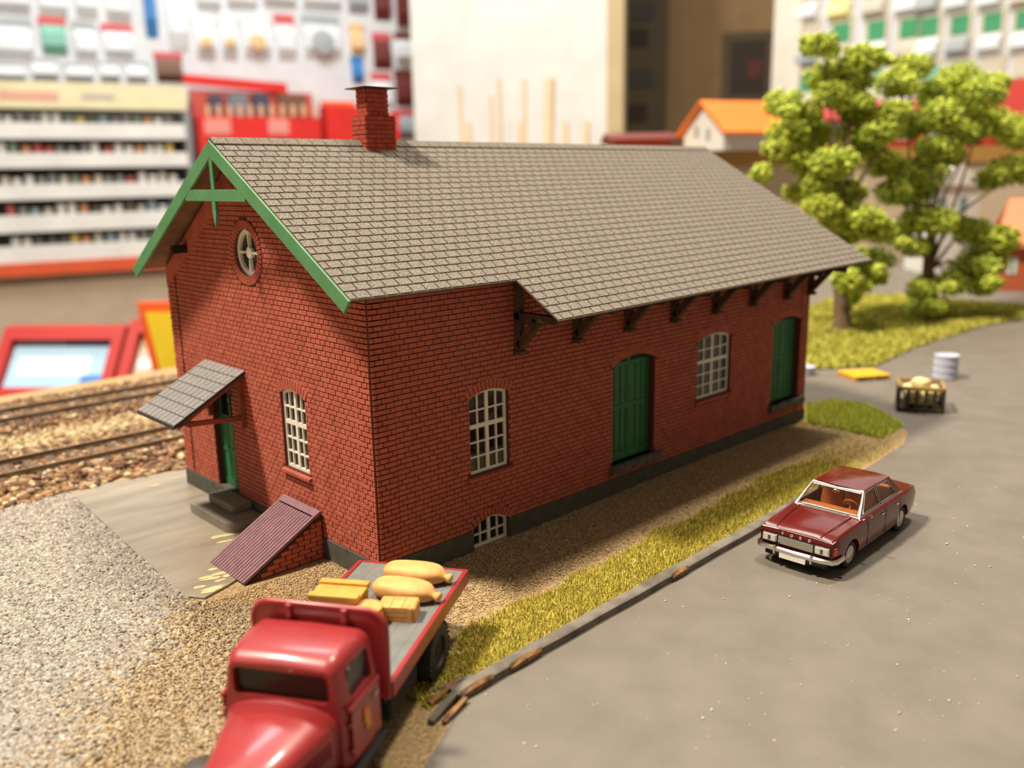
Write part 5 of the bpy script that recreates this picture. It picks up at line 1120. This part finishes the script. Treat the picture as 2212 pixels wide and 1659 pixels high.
# boxed kits with red frames standing just behind the layout edge
BF, buv = plane_frame((0, 770), 92, (400, 770), 90)
cn = MB(BF).box((-30, -90, -14), (60, zA(0, 0)*0+buv(0, 880)[1], 3)).build('counter', 'counter'); tag(cn, 'wooden counter behind the layout carrying red framed boxes', 'counter')
zc = buv(0, 880)[1]
BL_ = Frame(BF.o+BF.W*0.8*zc, BF.U, BF.V-BF.W*0.8, BF.W)
def framed(x0, y0, x1, label, pics):
    e = empty('framed_box', (0, 0, 0), 0, label, 'box', 'red framed boxes behind the tracks'); u0, v1 = buv(x0, y0); u1, _ = buv(x1, y0); fwd = 1.2
    MB(BL_).panel([(u0, zc), (u1, zc), (u1, v1), (u0, v1)], [[(u0+fwd, zc+1.6), (u1-fwd, zc+1.6), (u1-fwd, v1-fwd), (u0+fwd, v1-fwd)]], 0.0, -1.6).build('box_frame', 'frame_red', e)
    MB(BL_).box((u0+0.2, zc+0.2, -1.5), (u1-0.2, v1-0.2, -1.2)).build('box_back', 'pic_grey', e)
    for (a, b, c, d, mm, k_) in pics: MB(BL_).box((u0+fwd+(u1-u0-2*fwd)*a, zc+1.6+(v1-zc-fwd-1.6)*b, -1.2), (u0+fwd+(u1-u0-2*fwd)*c, zc+1.6+(v1-zc-fwd-1.6)*d, -1.1+0.03*k_)).build('picture', mm, e)
framed(-70, 728, 205, 'red framed box with a blue and white picture at the left edge', [(0, 0, 1, 1, 'pic_blue', 0), (0.1, 0.25, 0.8, 0.6, 'pic_white', 1), (0.0, 0.0, 0.75, 0.16, 'pic_blue', 2), (0.75, 0.05, 0.97, 0.25, 'pic_deep', 2), (0.5, 0.85, 0.95, 1, 'pic_deep', 2)])
framed(212, 714, 400, 'red framed box with a green landscape picture next to the shed corner', [(0, 0, 1, 1, 'pic_grey', 0), (0.35, 0.3, 0.9, 0.62, 'pic_green', 1), (0.05, 0.35, 0.35, 0.5, 'pic_white', 2), (0.1, 0.02, 0.9, 0.2, 'pic_white', 1), (0.02, 0.7, 0.55, 0.85, 'dimmed_tan', 1)])
e = empty('yellow_box', (0, 0, 0), 0, 'orange and yellow box leaning beside the shed wall', 'box')
u0, v1 = buv(318, 650); u1, _ = buv(400, 650)
MB(BF).hexa([(u0+1.2, zc, 0.3), (u1, zc, 0.3), (u1, zc, 1.8), (u0+1.2, zc, 1.8), (u0-0.6, v1, 0.3), (u1, v1, 0.3), (u1, v1, 1.0), (u0-0.6, v1, 1.0)]).build('box_body', 'pic_orange', e)
MB(BF).hexa([(u0+1.6, zc+3.6, 1.4), (u1, zc+3.6, 1.4), (u1, zc+3.6, 1.7), (u0+1.6, zc+3.6, 1.7), (u0+0.3, v1-1, 1.0), (u1, v1-1, 1.0), (u1, v1-1, 1.25), (u0+0.3, v1-1, 1.25)]).build('box_print', 'pic_yellow', e)

# blister packs on the left pegboard
PF, puv = AF, None
def wall_uv(fr, w_):
    o2 = fr.o+fr.W*w_
    def f(px, py):
        d = ray(px, py); t = ((o2-CAM) @ fr.W)/(d @ fr.W); p = CAM+d*t; return float((p-fr.o) @ fr.U), float(p[2])
    return f
luv = wall_uv(AF, -10.5)
def pack(fr, uv, w_, x0, y0, x1, y1, hdr, bag, label, hfrac=0.22, blob=None, grp='blister packs', lab=False):
    e = empty('blister_pack', (0, 0, 0), 0, label, 'blister pack', grp); u0, u1, v0, v1 = rectuv(uv, x0, y0, x1, y1); vh = v1-(v1-v0)*hfrac
    if lab:
        MB(fr).box((u0, v0, w_), (u1, v1, w_+0.4)).build('backing_card', 'bag_cream', e); du = (u1-u0)*0.16; vh = v0+(v1-v0)*0.45
        MB(fr).box((u0+du, vh+0.4, w_+0.4), (u1-du, v1-(v1-v0)*0.12, w_+0.6)).build('header_card', hdr, e)
    else: MB(fr).box((u0, vh, w_), (u1, v1, w_+0.5)).build('header_card', hdr, e)
    m = MB(fr); m.loft([[(u0+0.3, v, w_), (u1-0.3, v, w_), (u1-0.5, v, w_+t), (u0+0.5, v, w_+t)] for v, t in ((v0, 0.3), (v0+(vh-v0)*0.3, 1.8), (v0+(vh-v0)*0.7, 1.5), (vh, 0.4))]); m.build('bag', bag, e)
    if blob: um = (u0+u1)/2; r = (u1-u0)*0.33; MB(fr).lathe([(r, 0), (r*0.9, 1.2), (0.001, 1.6)], 14, Matrix(((1, 0, 0, um), (0, 1, 0, v0+(vh-v0)*0.45), (0, 0, 1, w_+1.2), (0, 0, 0, 1)))).build('contents', blob, e)
WL = -12
left_rows = [
 ('top row', [(-30, -60, 70, 30, 'hdr_dark', 'bag'), (72, -60, 150, 40, 'hdr_blue', 'bag'), (152, -60, 215, 40, 'hdr_dark', 'bag'), (217, -50, 285, 48, 'hdr_red', 'bag'), (296, -90, 345, 82, 'hdr_blue', 'hdr_blue'), (348, -60, 410, 110, 'bag_grey', 'bag'), (415, -60, 478, 25, 'hdr_blue', 'bag'), (480, -60, 555, 22, 'bag_grey', 'bag'), (560, -60, 640, 18, 'bag_grey', 'bag'), (645, -60, 735, 24, 'hdr_dark', 'bag'), (745, -60, 795, 30, 'bag_grey', 'bag_grey'), (802, -60, 845, 45, 'hdr_darkred', 'hdr_darkred'), (850, -60, 900, 60, 'bag', 'hdr_darkred')]),
 ('second row', [(-20, 36, 78, 130, 'bag_grey', 'bag'), (80, 34, 150, 120, 'hdr_red', 'hdr_teal'), (152, 44, 214, 130, 'bag_grey', 'bag'), (216, 50, 292, 128, 'hdr_red', 'bag'), (415, 28, 468, 128, 'bag', 'bag', 'bag_peach'), (470, 28, 515, 128, 'bag', 'bag', 'bag_peach'), (518, 26, 585, 128, 'bag', 'bag', 'bag_peach'), (590, 30, 640, 130, 'hdr_red', 'bag'), (650, 30, 735, 128, 'bag_grey', 'bag', 'bag_grey'), (752, 50, 788, 120, 'bag_peach', 'bag_peach'), (802, 70, 846, 150, 'hdr_red', 'hdr_darkred'), (850, 70, 900, 140, 'hdr_darkred', 'bag')]),
 ('third row', [(-20, 135, 60, 172, 'bag_grey', 'bag'), (62, 125, 130, 172, 'bag_grey', 'bag'), (135, 135, 205, 174, 'bag_grey', 'bag'), (210, 132, 262, 174, 'bag_grey', 'bag'), (266, 132, 322, 176, 'bag_grey', 'bag'), (330, 112, 398, 178, 'hdr_red', 'box_brown'), (756, 122, 786, 180, 'hdr_blue', 'hdr_blue'), (800, 156, 846, 240, 'hdr_red', 'bag'), (850, 150, 900, 230, 'hdr_darkred', 'hdr_darkred'), (850, 236, 900, 300, 'hdr_red', 'bag_grey')])]
for rn_, packs in left_rows:
    for i, q in enumerate(packs):
        pack(AF, luv if False else wall_uv(AF, -12), WL, *q[:4], q[4], q[5], '%s pack from the left in the %s of the left pegboard' % (ordn[i], rn_), blob=(q[6] if len(q) > 6 else None), grp='blister packs on the left pegboard')
# red counter displays
RF, ruv = AF, wall_uv(AF, -2.0)
RD = empty('red_display', (0, 0, 0), 0, 'bright red sales display with a slanted header behind the shed ridge', 'display')
u0, u1, v0, v1 = rectuv(ruv, 404, 158, 632, 192)
MB(AF).hexa([(u0, v0+1, -8), (u1, v0-0.8, -8), (u1, v0-0.8, -7), (u0, v0+1, -7), (u0, v1+0.3, -8), (u1, v1-1.2, -8), (u1, v1-1.2, -7), (u0, v1+0.3, -7)]).build('header_sign', 'red_box', RD)
u0, u1, v0, v1 = rectuv(ruv, 420, 190, 702, 420)
MB(AF).box((u0, -90, -10), (u1, v1, -8)).build('display_back', 'red_box_dull', RD); _, zt_d = ruv(500, 252)
MB(AF).box((u0, -90, -8), (u1, zt_d, -2)).build('display_tray', 'red_box', RD)
for a, b in ((440, 500), (578, 625)):
    q = rectuv(ruv, a, 256, b, 290); MB(AF).box((q[0], q[2], -2), (q[1], q[3], -1.8)).build('price_label', 'label_pink', RD)
for i, (a, b, mm, lb) in enumerate(((455, 490, 'box_dark', 'dark box at the left in the red display'), (498, 545, 'box_grey', 'pale grey box in the red display'), (551, 590, 'box_dark', 'navy box in the middle of the red display'), (608, 670, 'box_brown', 'wide brown-grey box at the right in the red display'))):
    q = rectuv(ruv, a, 192, b, 252); m = MB(AF).box((q[0], q[2], -7.2), (q[1], q[3]-1.0, -5)); o = m.build('carton', mm, bevel=0.2); tag(o, lb, 'carton', 'cartons in the red display')
for i in range(11):
    px = 446+i*23; q = rectuv(ruv, px, 226, px+12, 252); m = MB(AF).box((q[0], q[2], -4), (q[1], q[3], -3)); o = m.build('paint_tube', 'tube_cream', bevel=0.25); tag(o, '%s cream tube from the left in the front row of the red display' % ordn[i], 'tube', 'cream tubes in the red display')
for i, (a, b, c, lb, mm) in enumerate(((706, 790, 228, 'plain red display box left of the chimney', 'red_box'), (800, 868, 242, 'plain red display box right of the chimney', 'red_box'))):
    q = rectuv(ruv, a, c, b, 330); e = empty('red_carton', (0, 0, 0), 0, lb, 'display box', 'plain red display boxes'); MB(AF).box((q[0], -90, -9), (q[1], q[3], -3)).build('carton_body', mm, e); MB(AF).box((q[0]+0.4, q[3]-0.01, -8.5), (q[1]-0.4, q[3]+1.6, -7.5)).build('carton_flap', 'pic_orange' if i == 0 else 'peg_white', e)

# white partition, post, back room with its dimness put into the wall colour, right-hand pegboard
QF, quv = plane_frame((895, 300), 252, (1345, 300), 236)
u0 = quv(897, 300)[0]; u1 = quv(1312, 300)[0]; u2 = quv(1347, 300)[0]
struct(MB(QF).box((u0, -90, -4), (u1, 140, 0)).build('wall_back', 'wall_white'), 'plain white partition wall behind the roof')
struct(MB(QF).box((u1, -90, -4), (u2, 140, 1.2)).build('trim_1', 'post_beige'), 'beige post at the edge of the white partition')
NF, nuv = plane_frame((1300, 300), 345, (1760, 300), 330)
struct(MB(NF).box((nuv(1280, 300)[0], -90, -4), (nuv(1800, 300)[0], 160, 0)).build('wall_room', 'dimmed_tan'), 'wall of the dim room behind the doorway, its dimness painted in as tan')
cb_ = empty('tall_shelf', (0, 0, 0), 0, 'dark tall shelf standing just inside the doorway', 'shelf')
uu0, uu1 = nuv(1340, 300)[0], nuv(1438, 300)[0]; MB(NF).box((uu0, -90, 0), (uu1, 160, 6)).build('shelf_case', 'brown_dark', cb_)
for i, py in enumerate((25, 80, 165, 240)):
    z_ = nuv(1390, py)[1]; MB(NF).box((uu0+1, z_-4, 6), (uu1-5-2*(i % 2), z_+2, 6.6)).build('shelf_bay', 'poster_dark' if i % 2 else 'hdr_dark', cb_)
e = empty('framed_poster', (0, 0, 0), 0, 'dark poster with a red spot on the back wall of the dim room', 'poster'); q = rectuv(nuv, 1562, 72, 1662, 222)
MB(NF).box((q[0], q[2], 0), (q[1], q[3], 1)).build('poster_frame', 'brown_dark', e); MB(NF).box((q[0]+3, q[2]+3, 1), (q[1]-2, q[3]-3, 1.2)).build('poster_print', 'poster_dark', e); MB(NF).box((q[0]+9, q[2]+9, 1.2), (q[1]-3.5, q[2]+15, 1.35)).build('poster_spot', 'poster_red', e)
KF, kuv = plane_frame((1668, 300), 212, (2230, 300), 165)
ku0 = kuv(1672, 300)[0]; ku1 = kuv(1728, 300)[0]; ku2 = kuv(2420, 300)[0]
struct(MB(KF).box((ku0, -90, -3), (ku2, 140, 0)).build('wall_right', 'peg_white'), 'white pegboard wall at the right')
struct(MB(KF).box((ku0-0.3, -90, -3.2), (ku1, 140, 1.5)).build('trim_2', 'pillar_white'), 'white pillar at the left end of the right pegboard')
xs_ = [1722, 1792, 1868, 1938, 1982, 2048, 2118, 2188]
rowsR = [('top row', -58, 30, 0.45), ('middle row', 32, 128, 0.42), ('lower row', 134, 226, 0.4), ('bottom row', 232, 322, 0.4)]
rr_ = random.Random(9)
for ri, (nm, ya_, yb_, hf) in enumerate(rowsR):
    for i, px in enumerate(xs_):
        wdt_ = 46; dy = -(px-1950)*0.07
        hdr = rr_.choice(['hdr_green', 'hdr_green', 'hdr_teal', 'bag_cream', 'hdr_teal']) if not (ri == 1 and i >= 4) else 'hdr_green'
        if ri == 0 and i == 1: hdr = 'bag_yellow'
        bg_ = 'bag_yellow' if (ri == 0 and i == 1) else rr_.choice(['bag', 'bag_cream', 'bag', 'bag_grey'])
        pack(KF, kuv, 0.0, px+4, ya_+dy, px+4+wdt_, yb_+dy, hdr, bg_, '%s pack from the left in the %s of the right pegboard' % (ordn[i], nm), hfrac=hf, grp='blister packs on the right pegboard', lab=True)

# thin wooden dowels standing on a low bench behind the shed
DF, duv = plane_frame((950, 300), 118, (1260, 300), 112)
be = empty('low_bench', (0, 0, 0), 0, 'low wooden bench holding upright dowels behind the shed', 'bench'); ua_, ub_ = duv(940, 300)[0], duv(1270, 300)[0]; zbn = 5.0
MB(DF).box((ua_, zbn-1, -6), (ub_, zbn, 2)).build('bench_top', 'counter', be)
for uq in (ua_+0.3, ub_-1.3):
    for wq in (-5.8, 0.8): MB(DF).box((uq, -90, wq), (uq+1, zbn-1, wq+1)).build('leg', 'counter', be)
for i, (px, top, tilt, r) in enumerate(((978, 182, 14, 0.35), (1000, 262, 2, 0.4), (1048, 205, 6, 0.3), (1066, 168, 3, 0.35), (1122, 170, -2, 0.35), (1112, 262, 0, 0.3), (1178, 168, -6, 0.7), (1212, 262, 0, 0.45), (1258, 262, -4, 0.5))):
    u, v = duv(px, top); ub3 = duv(px+tilt, 320)[0]
    o = MB(DF).tube([(ub3, zbn, -2), (u, v, -2)], r, 8).build('wooden_dowel', 'dowel', smooth=60)
    tag(o, '%s pale wooden dowel from the left in front of the white partition' % ordn[i], 'dowel', 'dowels on the low bench')
